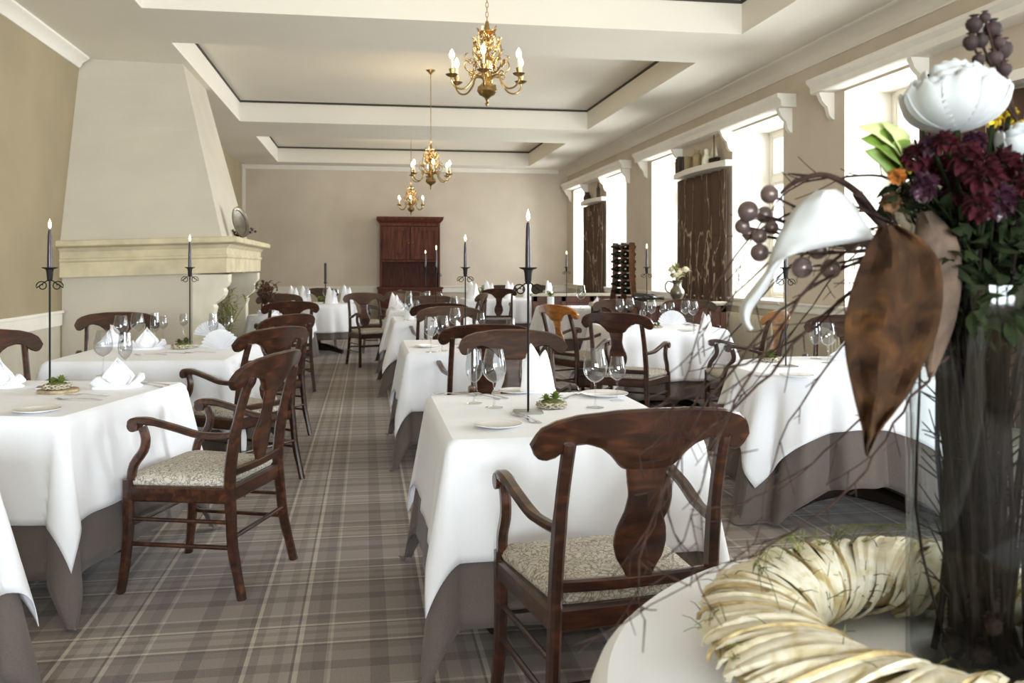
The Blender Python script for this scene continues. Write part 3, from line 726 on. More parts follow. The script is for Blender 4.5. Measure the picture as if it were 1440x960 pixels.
def hang(c, zc, i):
    x, y, z = c.location
    bm = bmesh.new(); L = zc-z
    if i == 0:     # chain
        n = int((L-.56)/.032)
        for k in range(n):
            zz = .555+k*.032+.018; rg = []
            for q in range(10):
                a = 2*PI*q/10; u, v = .009*math.cos(a), .02*math.sin(a)
                rg.append((u, 0, zz+v) if k % 2 else (0, u, zz+v))
            tube(bm, rg+[rg[0]], .0026, 5, cap=False)
        o = mesh('chain', bm, 'brass', c)
    else:
        ring = [(.016*math.cos(a), 0, .575+.016*math.sin(a)) for a in [R(30*q) for q in range(13)]]
        tube(bm, ring, .0035, 6, cap=False); tube(bm, [(0, 0, .59), (0, 0, L-.03)], .005, 8)
        mesh('rod', bm, 'brass', c)
    bm = bmesh.new(); lathe(bm, [(0, L), (.055, L), (.055, L-.008), (.03, L-.03), (.012, L-.055), (0, L-.058)], 20); mesh('ceiling_canopy', bm, 'brass', c)
    l = bpy.data.lights.new('bulb_glow', 'POINT'); l.energy = 18; l.color = (1, .78, .5); l.shadow_soft_size = .12
    lo = bpy.data.objects.new('bulb_glow', l); lo.location = (x, y, z+.5); C.objects.link(lo)
CHS = [ch((.785, 5.85, 2.375), R(0), 'nearest and largest brass candle-arm chandelier, hanging on a chain at the top'),
       ch((.785, 11.05, 2.27), R(15), 'middle brass candle-arm chandelier on a rod below its visible ceiling cup'),
       ch((.82, 16.7, 2.28), R(8), 'farthest and smallest brass candle-arm chandelier, above the hutch')]
for i, c in enumerate(CHS): hang(c, ZC+.32, i)

# ================================================================== CHAIRS
def plate_u(bm, st, t, axis='x', yf=lambda u, v: 0, m_=5):
    """closed plate; st = list of (u, lo, hi); u along axis, lo..hi the other; thickness t; yf gives depth offset"""
    rings = []
    for u, lo, hi in st:
        e = min(.006, (hi-lo)*.3); pts = []
        for q in range(m_): pts.append((lo+e+(hi-lo-2*e)*q/(m_-1), -1))
        pts.append((hi, -.45)); pts.append((hi, .45))
        for q in range(m_-1, -1, -1): pts.append((lo+e+(hi-lo-2*e)*q/(m_-1), 1))
        pts.append((lo, .45)); pts.append((lo, -.45))
        rg = []
        for v, s in pts:
            y = yf(u, v)+s*t/2
            rg.append((u, y, v) if axis == 'x' else (v, y, u))
        rings.append(rg)
    loft(bm, rings)
def backy(z): return lerpf([(0, -.27), (.2, -.225), (.45, -.205), (.6, -.215), (.8, -.26), (.97, -.325)], z)
def make_chair(wood='wood', cw=None):
    cw = cw or wood
    t = thing('armchair', 'x', 'chair')
    # crest rail
    st = []
    top = [(0, .966), (.1, .964), (.2, .953), (.255, .937), (.285, .918), (.3, .895), (.305, .876)]
    bot = [(0, .80), (.055, .80), (.075, .808), (.1, .838), (.13, .862), (.17, .875), (.2, .872), (.225, .856), (.245, .838), (.268, .83), (.288, .836), (.3, .853), (.305, .87)]
    us = [-.305+.61*i/60 for i in range(61)]
    for u in us: st.append((u, lerpf(bot, abs(u)), max(lerpf(top, abs(u)), lerpf(bot, abs(u))+.004)))
    bm = bmesh.new(); yf = lambda u, v: backy(v)+.002-.05*(1-(u/.3)**2)+.03
    plate_u(bm, st, .027, 'x', yf); mesh('crest_rail', bm, cw, t)
    # splat
    wid = [(.49, .035), (.52, .04), (.56, .066), (.6, .075), (.64, .07), (.69, .05), (.73, .044), (.77, .052), (.805, .058)]
    bm = bmesh.new(); st = [(.49+(.805-.49)*i/24, -lerpf(wid, .49+(.805-.49)*i/24), lerpf(wid, .49+(.805-.49)*i/24)) for i in range(25)]
    plate_u(bm, st, .016, 'z', lambda u, v: backy(u)-.018); mesh('splat', bm, cw, t)
    # stiles / rear legs
    for s in (-1, 1):
        pts = [(s*lerpf([(0, .25), (.45, .225), (.9, .215)], z), backy(z), z) for z in (0, .1, .2, .32, .45, .55, .65, .75, .85, .88)]
        bm = bmesh.new(); bar(bm, smoothpts(pts, 2), .032, [.036]*3+[.042]*4+[.046]*6+[.036]*5+[.03]*1, (1, 0, 0)); mesh('rear_leg', bm, wood, t)
        # front leg, gently sabre curved
        pts = [(s*.262, .25, 0), (s*.256, .235, .1), (s*.252, .222, .25), (s*.252, .222, .38), (s*.252, .222, .46)]
        bm = bmesh.new(); bar(bm, smoothpts(pts, 3), .036, [.032, .032, .034, .036, .038, .04, .042, .044, .046, .046, .046, .046, .046], (1, 0, 0)); mesh('front_leg', bm, wood, t)
        # arm support, S curve from front leg up and forward-back
        pts = [(s*.252, .21, .46), (s*.254, .195, .52), (s*.258, .15, .58), (s*.26, .14, .63), (s*.26, .155, .675)]
        bm = bmesh.new(); bar(bm, smoothpts(pts, 3), .03, .036, (1, 0, 0)); mesh('arm_support', bm, wood, t)
        # arm with scrolled hand
        pts = [(s*.218, -.215, .645), (s*.228, -.17, .642), (s*.244, -.08, .648), (s*.256, .02, .676), (s*.26, .12, .698), (s*.26, .185, .698), (s*.259, .205, .686)]
        bm = bmesh.new(); bar(bm, smoothpts(pts, 4), [.03]*8+[.036]*8+[.042]*9, [.026]*16+[.03]*9, (1, 0, 0))
        tube(bm, [(s*.239, .187, .68), (s*.282, .187, .68)], .024, 14)
        mesh('arm', bm, wood, t)
        # side stretchers
        bm = bmesh.new(); tube(bm, [(s*.24, -.22, .2), (s*.253, .22, .2)], .0095, 8); tube(bm, [(s*.236, -.215, .3), (s*.251, .22, .3)], .0085, 8); mesh('side_stretcher', bm, wood, t)
    bm = bmesh.new(); tube(bm, [(-.252, .224, .27), (.252, .224, .27)], .0095, 8); mesh('front_stretcher', bm, wood, t)
    bm = bmesh.new(); tube(bm, [(-.24, -.224, .24), (.24, -.224, .24)], .0095, 8); mesh('rear_stretcher', bm, wood, t)
    bm = bmesh.new(); st = [(-.222+.444*i/10, .478, .512) for i in range(11)]
    plate_u(bm, st, .022, 'x', lambda u, v: backy(v)-.018*(1-(u/.22)**2)); mesh('lower_back_rail', bm, wood, t)
    # seat frame
    bm = bmesh.new()
    for a, b, in (((-.245, .222), (.245, .222)), ((-.22, -.2), (.22, -.2)), ((-.228, -.2), (-.252, .222)), ((.228, -.2), (.252, .222))):
        bar(bm, [(a[0], a[1], .405), (b[0], b[1], .405)], .03, .065, (0, 0, 1) if False else (a[1]-b[1] or 0, b[0]-a[0], 0))
    mesh('seat_frame', bm, wood, t)
    # cushion
    bm = bmesh.new(); rings = []
    for q, (ins, z) in enumerate([(.0, .438), (-.006, .45), (-.004, .464), (.008, .476), (.05, .489), (.12, .496), (.2, .499)]):
        rg = []
        yf_, yr, wf, wr = .238-ins, -.19+ins, .25-ins, .215-ins
        cr = max(.035-ins*.1, .01)
        for (cx, cy, a0) in ((wf-cr, yf_-cr, 0), (-wf+cr, yf_-cr, 90), (-wr+cr, yr+cr, 180), (wr-cr, yr+cr, 270)):
            for k in range(5):
                a = R(a0+k*22.5); rg.append((cx+cr*math.cos(a), cy+cr*math.sin(a), z))
        rings.append(rg)
    loft(bm, rings); mesh('seat_cushion', bm, 'damask', t)
    return t
chair0 = make_chair(); mk = placer(chair0)
lit_chair0 = None
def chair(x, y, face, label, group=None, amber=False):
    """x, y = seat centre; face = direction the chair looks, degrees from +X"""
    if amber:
        global lit_chair0  # copy whose crest and splat carry painted window light
        if lit_chair0 is None: lit_chair0 = make_chair('wood', 'wood_lit'); am = globals().setdefault('AM', placer(lit_chair0))
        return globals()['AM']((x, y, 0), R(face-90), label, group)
    return mk((x, y, 0), R(face-90), label, group)

# ================================================================== TABLES AND CLOTHS
def sdf_rect(p, hx, hy, r):
    """signed distance and closest boundary point/normal for a rounded rectangle (2D, centred)"""
    qx, qy = abs(p[0])-(hx-r), abs(p[1])-(hy-r); sx, sy = (1 if p[0] >= 0 else -1), (1 if p[1] >= 0 else -1)
    if qx > 0 and qy > 0:
        L = math.hypot(qx, qy); n = (sx*qx/L, sy*qy/L); return L-r, n
    if qx > qy: return qx-r, (sx, 0)
    return qy-r, (0, sy)
def cloth_mesh(shape, half, ztop, top_off, flare, wave, nf, N_=160, seed=0, corner=.24, rings=14, fmin=.012, shear=0):
    """shape: ('rect',hx,hy) or ('round',r); half: (cx,cy) half size of the cloth (or ('disc',r)); returns bmesh"""
    rnd = random.Random(seed); ph = [rnd.uniform(0, 6.28) for _ in range(4)]
    def sd(p):
        if shape[0] == 'round':
            L = math.hypot(*p); return L-shape[1], (p[0]/max(L, 1e-6), p[1]/max(L, 1e-6))
        return sdf_rect(p, shape[1], shape[2], .02)
    angs = [2*PI*i/N_ for i in range(N_)]
    if half[0] != 'disc':
        ca = math.atan2(half[1], half[0])
        angs += [ca, PI-ca, PI+ca, 2*PI-ca]
    if shape[0] == 'rect':
        for q in (-.06, 0, .06):
            ta = math.atan2(shape[2], shape[1])+q*.2; angs += [ta, PI-ta, PI+ta, 2*PI-ta]
    angs = sorted(set(round(a, 5) for a in angs))
    def rb(a):     # cloth boundary
        if half[0] == 'disc': return half[1]
        c, s = abs(math.cos(a)), abs(math.sin(a)); return min(half[0]/max(c, 1e-6), half[1]/max(s, 1e-6))
    def rt(a):
        if shape[0] == 'round': return shape[1]
        lo, hi = 0, 3
        for _ in range(26):
            m_ = (lo+hi)/2
            if sd((m_*math.cos(a), m_*math.sin(a)))[0] < 0: lo = m_
            else: hi = m_
        return lo
    bm = bmesh.new(); cols = []
    cen = bm.verts.new((0, 0, ztop+top_off))
    for a in angs:
        c, s = math.cos(a), math.sin(a); t0, b0 = rt(a), rb(a); col = []
        rs = [t0*.5, t0*.9, t0*.985, t0]+[t0+(b0-t0)*q for q in [.02, .05]+[.05+.95*k/rings for k in range(1, rings+1)]]
        for r_ in rs:
            p = (r_*c, r_*s); d, n = sd(p)
            if d <= 1e-6: col.append(bm.verts.new((p[0], p[1], ztop+top_off))); continue
            base = (p[0]-n[0]*d, p[1]-n[1]*d)
            if shape[0] == 'round': ang = a*nf; w_ = 1
            else:
                ang = (base[0]*n[1]-base[1]*n[0])*nf*3.2
                diag = abs(n[0]*n[1])*2      # 0 on straight sides, 1 on the corner bisector
                w_ = 1-diag
            al = flare+(corner*diag if shape[0] == 'rect' else corner*.35*max(0, (d/ (max(half[0],.1) if half[0]!='disc' else 1))))
            out = d*math.sin(al)+fmin*min(1, d/.03)
            am = wave*min(1, d/.35)
            out += am*w_*(math.sin(ang+ph[0])+.45*math.sin(ang*1.9+ph[1]))*.5+am*w_*.3
            z = ztop-d*math.cos(al)+min(.006, d*.3)
            if z < .012:
                out += (.012-z)*.35; z = .012+.004*math.sin(ang*2)
            col.append(bm.verts.new((base[0]+n[0]*out, base[1]+n[1]*out, z+(top_off if top_off < 0 else top_off))))
        cols.append(col)
    n_ = len(cols)
    for i in range(n_):
        A, B = cols[i], cols[(i+1) % n_]
        bm.faces.new((cen, A[0], B[0]))
        for k in range(len(A)-1): bm.faces.new((A[k], A[k+1], B[k+1], B[k]))
    return bm
TZ = .745
def table(x, y, rz, shape, drop, udrop, phrase, seed, crot=0, far=False, udisc=None, wave=.02, flare=.09, nf=9, uwave=None, corner=.24, half=None, uhalf=None):
    t = thing('dining_table', 'dark pedestal table under its cloths, '+phrase, 'table', (x, y, 0), R(rz))
    if shape[0] == 'round':
        bm = bmesh.new(); r = shape[1]; lathe(bm, [(0, TZ-.03), (r-.005, TZ-.03), (r, TZ-.02), (r, TZ-.006), (r-.004, TZ), (0, TZ)], 48)
        mesh('tabletop', bm, 'darkbase', t); hx = hy = r
    else:
        hx, hy = shape[1], shape[2]; mesh('tabletop', bbox(-hx, hx, -hy, hy, TZ-.03, TZ), 'darkbase', t)
    bm = bmesh.new(); bar(bm, [(0, 0, .08), (0, 0, .2), (0, 0, .45), (0, 0, TZ-.03)], [.14, .1, .09, .16], [.14, .1, .09, .16], (1, 0, 0)); mesh('pedestal', bm, 'darkbase', t)
    for k in range(4):
        a = R(90*k+(45 if shape[0] == 'round' else 45)); L = min(hx, hy)*.86
        bm = bmesh.new(); bar(bm, [(0, 0, .1), (L*.55*math.cos(a), L*.55*math.sin(a), .075), (L*math.cos(a), L*math.sin(a), .03)], [.07, .06, .06], [.12, .07, .055], (-math.sin(a), math.cos(a), 0)); mesh('foot', bm, 'darkbase', t)
    NN = 120 if far else 200
    if half is None: half = (hx+drop, hy+drop)
    if uhalf is None: uhalf = (hx+udrop, hy+udrop)
    if udisc: uhalf = ('disc', udisc)
    bm = cloth_mesh(shape, uhalf, TZ+.003, 0, flare-.01, wave*.9 if uwave is None else uwave, nf, NN, seed, corner=corner*.9, fmin=.006)
    o = mesh('undercloth', bm, 'under', solid=.003); o.location = (x, y, 0); o.rotation_euler = (0, 0, R(rz+crot))
    tag(o, 'taupe undercloth below the white linen, '+phrase, 'tablecloth')
    bm = cloth_mesh(shape, half, TZ+.009, 0, flare+.012, wave, nf, NN, seed, corner=corner, fmin=.02)
    o = mesh('tablecloth', bm, 'cloth', solid=.002); o.location = (x, y, 0); o.rotation_euler = (0, 0, R(rz+crot))
    tag(o, 'white linen tablecloth on the '+phrase, 'tablecloth')
    return t
CZ = TZ+.011          # surface of the cloth
# ================================================================== TABLEWARE
def glass_parts(name, prof_bowl, prof_stem, cat='glass'):
    t = thing(name, 'x', cat)
    bm = bmesh.new(); lathe(bm, prof_bowl, 24); mesh('bowl', bm, 'glass', t)
    bm = bmesh.new(); lathe(bm, prof_stem, 20); mesh('stem', bm, 'glass', t)
    return t
def wineprof(h, w, stemh, rim):
    b = [(.004, stemh)]
    H = h-stemh
    for q, f in ((.04, .35), (.12, .66), (.25, .92), (.38, 1.0), (.55, .97), (.75, .87), (1, rim)): b.append((w*f, stemh+H*q))
    inner = [(max(r-.0014, .001), z-(.0 if i else -.002)) for i, (r, z) in enumerate(b)]
    return b+[(w*rim-.0007, h+.0006)]+inner[::-1]
def stemprof(stemh, fr=.036): return [(0, .0005), (fr, .0005), (fr, .002), (fr*.6, .004), (.008, .008), (.0045, .02), (.0036, stemh*.6), (.005, stemh-.004), (.007, stemh+.002), (0, stemh+.003)]
G = {'large': placer(glass_parts('wine_glass', wineprof(.235, .048, .1, .72), stemprof(.1))),
     'small': placer(glass_parts('wine_glass', wineprof(.185, .036, .085, .74), stemprof(.085, .032))),
     'tulip': placer(glass_parts('tulip_glass', wineprof(.225, .036, .085, .8), stemprof(.085, .033)))}
def make_plate():
    bm = bmesh.new(); lathe(bm, [(0, .002), (.05, .002), (.052, .004), (.085, .011), (.086, .0135), (.06, .009), (.05, .007), (0, .007)], 40); return mesh('side_plate', bm, 'plate')
def make_bigplate():
    bm = bmesh.new(); lathe(bm, [(0, .002), (.08, .002), (.083, .005), (.13, .014), (.131, .017), (.09, .01), (.08, .008), (0, .008)], 48); return mesh('dinner_plate', bm, 'plate')
pl = placer(tag(make_plate(), 'x', 'plate')); bpl = placer(tag(make_bigplate(), 'x', 'plate'))
def flatware(kind):
    bm = bmesh.new(); z = .0045
    def strip(st, th=.0022):
        plate_rings = []
        for y, w_, zz in st: plate_rings.append([(-w_, y, zz), (w_, y, zz), (w_, y, zz+th), (-w_, y, zz+th)])
        loft(bm, plate_rings)
    strip([(-.1, .007, .001), (-.095, .009, .001), (-.05, .005, .004), (.02, .0028, .006), (.04, .0035, .006)])
    if kind == 'knife': strip([(.02, .003, .005), (.04, .009, .003), (.085, .0095, .002), (.108, .002, .002)], .0015)
    if kind == 'spoon': strip([(.035, .003, .006), (.05, .013, .002), (.07, .019, .0005), (.09, .015, .001), (.103, .004, .003)], .002)
    if kind == 'fork':
        strip([(.035, .003, .006), (.045, .0105, .004), (.06, .012, .002)], .002)
        for k in range(4): x = -.0105+k*.007; bar(bm, [(x, .058, .003), (x, .08, .001), (x, .105, .006)], .0035, .002)
    return mesh(kind, bm, 'silver')
FW = {k: placer(tag(flatware(k), 'x', k)) for k in ('knife', 'fork', 'spoon')}
def napkin_cone():
    """tall folded napkin standing as a pointed cone with two tips"""
    bm = bmesh.new()
    for (off, tip, w_, lean) in ((-.014, .19, .075, .01), (.012, .165, .07, -.012)):
        rings = []
        for q in (0, .25, .5, .75, .93, 1):
            wd = w_*(1-q)**.8+.002; rg = []
            for k in range(12):
                a = 2*PI*k/12; rg.append((wd*math.cos(a)+off*q*2, (wd*.55+.004)*math.sin(a)*(1+.15*math.sin(3*a))+lean*q, tip*q))
            rings.append(rg)
        loft(bm, rings)
    return mesh('folded_napkin', bm, 'napkin')
def napkin_fan():
    bm = bmesh.new(); n = 28; rows = []
    for q in (0.05, .35, .7, 1):
        row = []
        for k in range(n+1):
            a = PI*(.06+.88*k/n); r_ = .13*q; y = (.014 if k % 2 else -.014)*q
            row.append((r_*math.cos(a), y, r_*math.sin(a)*.95+.006))
        rows.append(row)
    loft(bm, rows, closed=False); o = mesh('folded_napkin', bm, 'napkin', smooth=False, solid=.003); return o
def napkin_lily():
    """folded napkin propped up: overlapping diamond leaves around a puffed core"""
    bm = bmesh.new()
    def dia(c, wid, hgt, lean, rz, bend):
        rows = []
        for i in range(9):
            v = i/8; w_ = wid*.5*(1-abs(2*v-.8)/1.2 if v > .4 else .55+.45*v/.4); row = []
            for j in range(9):
                u = j/4-1; x = u*w_; y = lean*v-bend*u*u*(.4+v*.6)-.012*math.sin(v*PI); z = hgt*v*(1-.04*u*u)
                row.append((c[0]+x*math.cos(rz)-y*math.sin(rz), c[1]+x*math.sin(rz)+y*math.cos(rz), z))
            rows.append(row)
        loft(bm, rows, closed=False)
    dia((0, .015), .13, .125, .02, 0, .03); dia((.01, -.012), .115, .1, .012, .35, -.03); dia((-.012, -.005), .12, .11, -.004, -.4, -.035)
    dia((.035, .0), .11, .06, -.05, .9, .02); dia((-.04, -.0), .11, .055, -.045, -.8, .02)
    rings = []
    for s_, z in ((1.0, .001), (1.02, .006), (.9, .012)):
        rings.append([(.085*s_*math.cos(2*PI*k/20)*(1+.12*math.cos(2*PI*k/20*4)), .05*s_*math.sin(2*PI*k/20), z) for k in range(20)])
    loft(bm, rings)
    return mesh('folded_napkin', bm, 'napkin', solid=.003)
def napkin_mitre():
    """standing bishop's mitre: a hollow sleeve with two rounded points"""
    bm = bmesh.new(); n = 32; rings = []
    for q in (0, .3, .6, .8, 1):
        rg = []
        for k in range(n):
            a = 2*PI*k/n; hh = .1+.075*abs(math.cos(a+.5))**1.5
            rg.append((.055*(1-.2*q)*math.cos(a), .04*(1-.1*q)*math.sin(a), hh*q))
        rings.append(rg)
    loft(bm, rings, cap=False); return mesh('folded_napkin', bm, 'napkin', solid=.003)
NK = {'cone': placer(tag(napkin_cone(), 'x', 'napkin')), 'fan': placer(tag(napkin_fan(), 'x', 'napkin')), 'lily': placer(tag(napkin_lily(), 'x', 'napkin')), 'mitre': placer(tag(napkin_mitre(), 'x', 'napkin'))}
def make_stand():
    t = thing('candle_stand', 'x', 'candle stand')
    bm = bmesh.new(); box(bm, -.055, .055, -.045, .045, 0, .006); mesh('base_plate', bm, 'grey_metal', t, smooth=False)
    bm = bmesh.new(); tube(bm, [(0, 0, .006), (0, 0, .5)], .0045, 8); mesh('rod', bm, 'iron', t)
    for s in (-1, 1):
        pts = [(s*.004, 0, .505)]
        for k in range(20):
            a = R(200-k*27); r_ = .026*(1-k/24); pts.append((s*(.032-r_*math.cos(a)), 0, .474+r_*math.sin(a)))
        bm = bmesh.new(); tube(bm, smoothpts(pts, 1), .0028, 6); mesh('scroll', bm, 'iron', t)
    bm = bmesh.new(); lathe(bm, [(0, .495), (.009, .497), (.013, .51), (.015, .54), (.018, .552), (.034, .558), (.035, .562), (.016, .56), (.014, .545), (0, .54)], 20); mesh('candle_cup', bm, 'iron', t)
    return t
def make_candle(lit=True):
    t = thing('taper_candle', 'x', 'candle')
    bm = bmesh.new(); lathe(bm, [(0, 0), (.0115, 0), (.0115, .06), (.009, .165), (.006, .19), (0, .192)], 16); mesh('wax', bm, 'wax', t)
    bm = bmesh.new(); tube(bm, [(0, 0, .19), (0, 0, .2)], .0012, 5); mesh('wick', bm, 'iron', t)
    if lit:
        bm = bmesh.new(); lathe(bm, [(0, .196), (.005, .202), (.0075, .212), (.006, .224), (.0025, .236), (0, .244)], 12); mesh('flame', bm, 'flame', t)
    return t
ST = placer(make_stand()); CA = placer(make_candle())
def candle(x, y, z, rz, phrase):
    ST((x, y, z), rz, 'tall scrolled iron candle stand, '+phrase)
    CA((x, y, z+.545), 0, 'lit dark taper candle, '+phrase)
def make_centre(seed, col='leafgreen'):
    rnd = random.Random(seed); t = thing('succulent_centrepiece', 'x', 'centrepiece')
    bm = bmesh.new()
    for k in range(7):
        r_ = .052+rnd.uniform(-.006, .006); pts = []
        for q in range(25):
            a = 2*PI*q/24; pts.append(((r_+.007*math.sin(5*a+k))*math.cos(a), (r_+.007*math.sin(5*a+k))*math.sin(a), .014+.009*math.sin(4*a+k*2)))
        tube(bm, pts, .0035, 5, cap=False)
    mesh('wicker_ring', bm, 'basket', t)
    bm = bmesh.new(); lathe(bm, [(0, .002), (.045, .002), (.05, .015), (.04, .03), (.015, .036), (0, .036)], 16); mesh('moss_ball', bm, 'moss', t)
    bm = bmesh.new()
    for c, s in (((.018, .0, .03), 1), ((-.02, .012, .03), .75)):
        for j in range(18):
            a = j*2.4; el = .15+j*.075
            leaf(bm, c, Vector(c)+Vector((math.cos(a)*math.cos(el), math.sin(a)*math.cos(el), math.sin(el)))*.038*s, .02*s, n=4, curl=.15)
    mesh('rosette', bm, col, t)
    return t
CE = placer(make_centre(1)); CE2 = placer(make_centre(2, 'moss'))
# ================================================================== LAYOUT
# ---- centre row
P1 = 'nearest table of the centre row'; P2 = 'second table of the centre row'; P3 = 'third table of the centre row'; P4 = 'fourth table of the centre row'
table(.70, 3.43, 0, ('rect', .42, .51), .39, .60, P1, 1, wave=.012, nf=5, corner=.12)
table(.70, 6.45, 0, ('rect', .42, .5), .39, .60, P2, 2, wave=.012, nf=5, corner=.12)
table(.72, 9.8, 0, ('rect', .42, .5), .39, .60, P3, 3, far=True, wave=.012, nf=5)
table(.72, 11.9, 0, ('rect', .42, .5), .39, .60, P4, 4, far=True, wave=.012, nf=5)
chair(.68, 2.5, 97, 'big mahogany armchair in front with its back to us at the nearest centre table')
chair(.80, 4.68, 268, 'mahogany armchair facing us across the nearest centre table, crest overlapping another')
chair(.735, 5.86, 92, 'mahogany armchair with its back to us pulled to the second centre table')
chair(.74, 7.72, 270, 'mahogany armchair facing us on the far side of the second centre table')
chair(.72, 9.15, 91, 'mahogany armchair with its back to us at the third centre table')
chair(.80, 10.9, 268, 'mahogany armchair facing us beyond the third centre table')
chair(1.28, 12.1, 185, 'mahogany armchair on the right side of the fourth centre table')
chair(.55, 13.0, 268, 'mahogany armchair on the far side of the fourth centre table, before the hutch')
chair(.07, 12.2, -68, 'dark armchair on the left side of the fourth centre table, turned towards it')
def at(px, py, z=CZ): x, y = UZ(px, py, z); return x, y
def glass(kind, px, py, label, group=None, z=CZ, scale=None):
    x, y = at(px, py, z); return G[kind]((x, y, z), 0, label, group, scale)
def side(px, py, label): x, y = at(px, py); return pl((x, y, CZ), 0, label)
def fwr(kind, px, py, rz, label): x, y = at(px, py); return FW[kind]((x, y, CZ), R(rz), label)
def nap(kind, px, py, rz, label, scale=None): x, y = at(px, py); return NK[kind]((x, y, CZ), R(rz), label, None, scale)
# nearest centre table
candle(.62, 3.42, CZ, R(-5), P1)
glass('tulip', 667, 567, 'slim tulip glass at the far left of the nearest centre table')
glass('large', 695, 573, 'large wine glass beside the tulip glass at left of the nearest centre table')
glass('large', 837, 573, 'large wine glass on the right half of the nearest centre table')
glass('small', 868, 563, 'smaller wine glass near the right edge of the nearest centre table')
side(700, 600, 'white side plate at the near left corner of the nearest centre table')
x, y = at(850, 556); bpl((x, y, CZ), 0, 'white dinner plate at the far right of the nearest centre table', None, .8)
side(727, 552, 'white plate under the tall pointed napkin on the nearest centre table')
nap('cone', 757, 551, 10, 'tall pointed white napkin standing on the nearest centre table', 1.15)
fwr('fork', 682, 558, 30, 'silver fork lying behind the two glasses at left, the left one')
fwr('fork', 692, 557, 34, 'silver fork lying behind the two glasses at left, the right one')
fwr('fork', 735, 588, 12, 'silver fork in front of the candle base, the left one')
fwr('fork', 745, 589, 12, 'silver fork in front of the candle base, the right one')
fwr('knife', 806, 557, -35, 'silver knife lying beside the right plate on the nearest centre table')
fwr('spoon', 640, 555, 60, 'silver spoon at the far left edge of the nearest centre table')
x, y = at(776, 573); CE((x, y, CZ), .4, 'succulent in a pale twig ring beside the candle on the nearest centre table')
# second centre table
candle(.68, 6.2, CZ, 0, P2)
glass('large', 606, 495, 'slim water glass at left of the second centre table, beside the rounder one')
glass('large', 622, 493, 'round wine glass next to the napkin on the second centre table')
nap('mitre', 650, 484, 0, 'white mitre-folded napkin on the second centre table')
side(600, 488, 'white side plate at the near left corner of the second centre table')
x, y = at(688, 478); CE2((x, y, CZ), 1, 'small mossy centrepiece beside the candle on the second centre table')
glass('small', 718, 483, 'small glass at the right of the second centre table')
glass('large', 640, 474, 'wine glass behind the mitre napkin on the second centre table')
glass('small', 676, 472, 'small glass at the far side of the second centre table')
# third centre table
candle(.72, 9.35, CZ, 0, P3)
for i, (dx, dy, k, ph) in enumerate([(-.28, -.3, 'large', 'front left'), (-.2, -.36, 'small', 'left of the front edge'), (-.25, .32, 'large', 'far left'), (-.16, .38, 'small', 'far middle'), (.26, .3, 'large', 'far right'), (.2, -.3, 'large', 'front right')]):
    G[k]((.72+dx, 9.8+dy, CZ), 0, '%s wine glass on the third centre table, %s' % ('tall' if k == 'large' else 'short', ph))
NK['mitre']((.45, 9.62, CZ), 0, 'white folded napkin at left of the third centre table'); NK['cone']((.95, 10.0, CZ), 0, 'white pointed napkin at right of the third centre table', None, .9)
bpl((.5, 10.05, CZ), 0, 'white plate on the third centre table')
# fourth centre table
candle(.78, 12.0, CZ, 0, P4)
NK['lily']((.42, 11.75, CZ), 0, 'white folded napkin at the front left of the fourth centre table', None, 1.2)
NK['cone']((.38, 12.2, CZ), 0, 'white pointed napkin at the far left of the fourth centre table')
for i, (dx, dy, ph) in enumerate([(.1, -.35, 'front middle'), (.2, .3, 'far right'), (-.05, .36, 'far middle'), (.32, -.2, 'right edge')]):
    G['large']((.62+dx, 11.9+dy, CZ), 0, 'wine glass on the fourth centre table, %s' % ph)
# ---- left row
Q0 = 'table cut by the left edge in front'; Q1 = 'front left table with a low green centrepiece'; Q2 = 'table before the fireplace'; Q4 = 'small table right of the fireplace'; Q5 = 'round table by the back wall at left'
table(-1.53, 2.24, 0, ('rect', .46, .52), .37, .62, Q0, 5, wave=.03, nf=4, corner=.16)
table(-1.42, 4.2, -14, ('rect', .42, .51), .40, .60, Q1, 6, wave=.014, nf=5, corner=.14)
table(-1.34, 6.25, -3, ('rect', .52, .57), .42, .62, Q2, 7, wave=.03, nf=7)
table(-1.0, 10.9, 0, ('round', .36), .30, .5, Q4, 8, far=True, half=(.56, .56), uhalf=('disc', .86), wave=.03, nf=12)
table(-.75, 14.1, 10, ('round', .56), .4, .5, Q5, 9, far=True, half=('disc', .98), uhalf=('disc', 1.08), wave=.05, nf=14)
chair(-.66, 4.0, 161, 'mahogany armchair in the left foreground turned to the front left table')
chair(-.76, 5.68, 142, 'mahogany armchair right behind the left foreground chair, facing the fireplace table')
chair(-.80, 7.16, 142, 'mahogany armchair on the aisle beyond the other two, legs showing on the carpet')
chair(-1.98, 5.2, -58, 'dark armchair at the left edge behind the front left table')
chair(-1.84, 7.12, -75, 'mahogany armchair standing before the fireplace, its whole crest rail visible')
chair(-.86, 9.85, 108, 'brown armchair just right of the fireplace with its back to us')
chair(-1.12, 11.9, -88, 'dark armchair facing us behind the small table right of the fireplace')
chair(-.75, 15.05, -90, 'dark armchair against the back wall behind the round table')
chair(.2, 14.1, 180, 'brown armchair on the right side of the round back table')
x, y = at(70, 545); candle(x, y, CZ, R(10), Q1)
x, y = at(82, 551); bm = bmesh.new(); lathe(bm, [(0, 0), (.085, 0), (.088, .006), (.085, .014), (0, .014)], 28); o = mesh('wood_slice', bm, 'slice', loc=(x, y, CZ)); tag(o, 'round wood slice under the green centrepiece on the front left table', 'wood slice')
CE((x-.005, y, CZ+.014), .2, 'green succulent bowl on a wood slice on the front left table', None, .95)
side(52, 579, 'white side plate near the front edge of the front left table')
nap('lily', 166, 545, 25, 'white folded napkin standing on the front left table', 1.15)
nap('lily', -2, 545, 10, 'white folded napkin cut by the left edge of the photograph', 1.1)
glass('large', 145, 528, 'wide wine glass behind the napkin on the front left table')
glass('tulip', 176, 528, 'tulip glass right of the wide glass on the front left table')
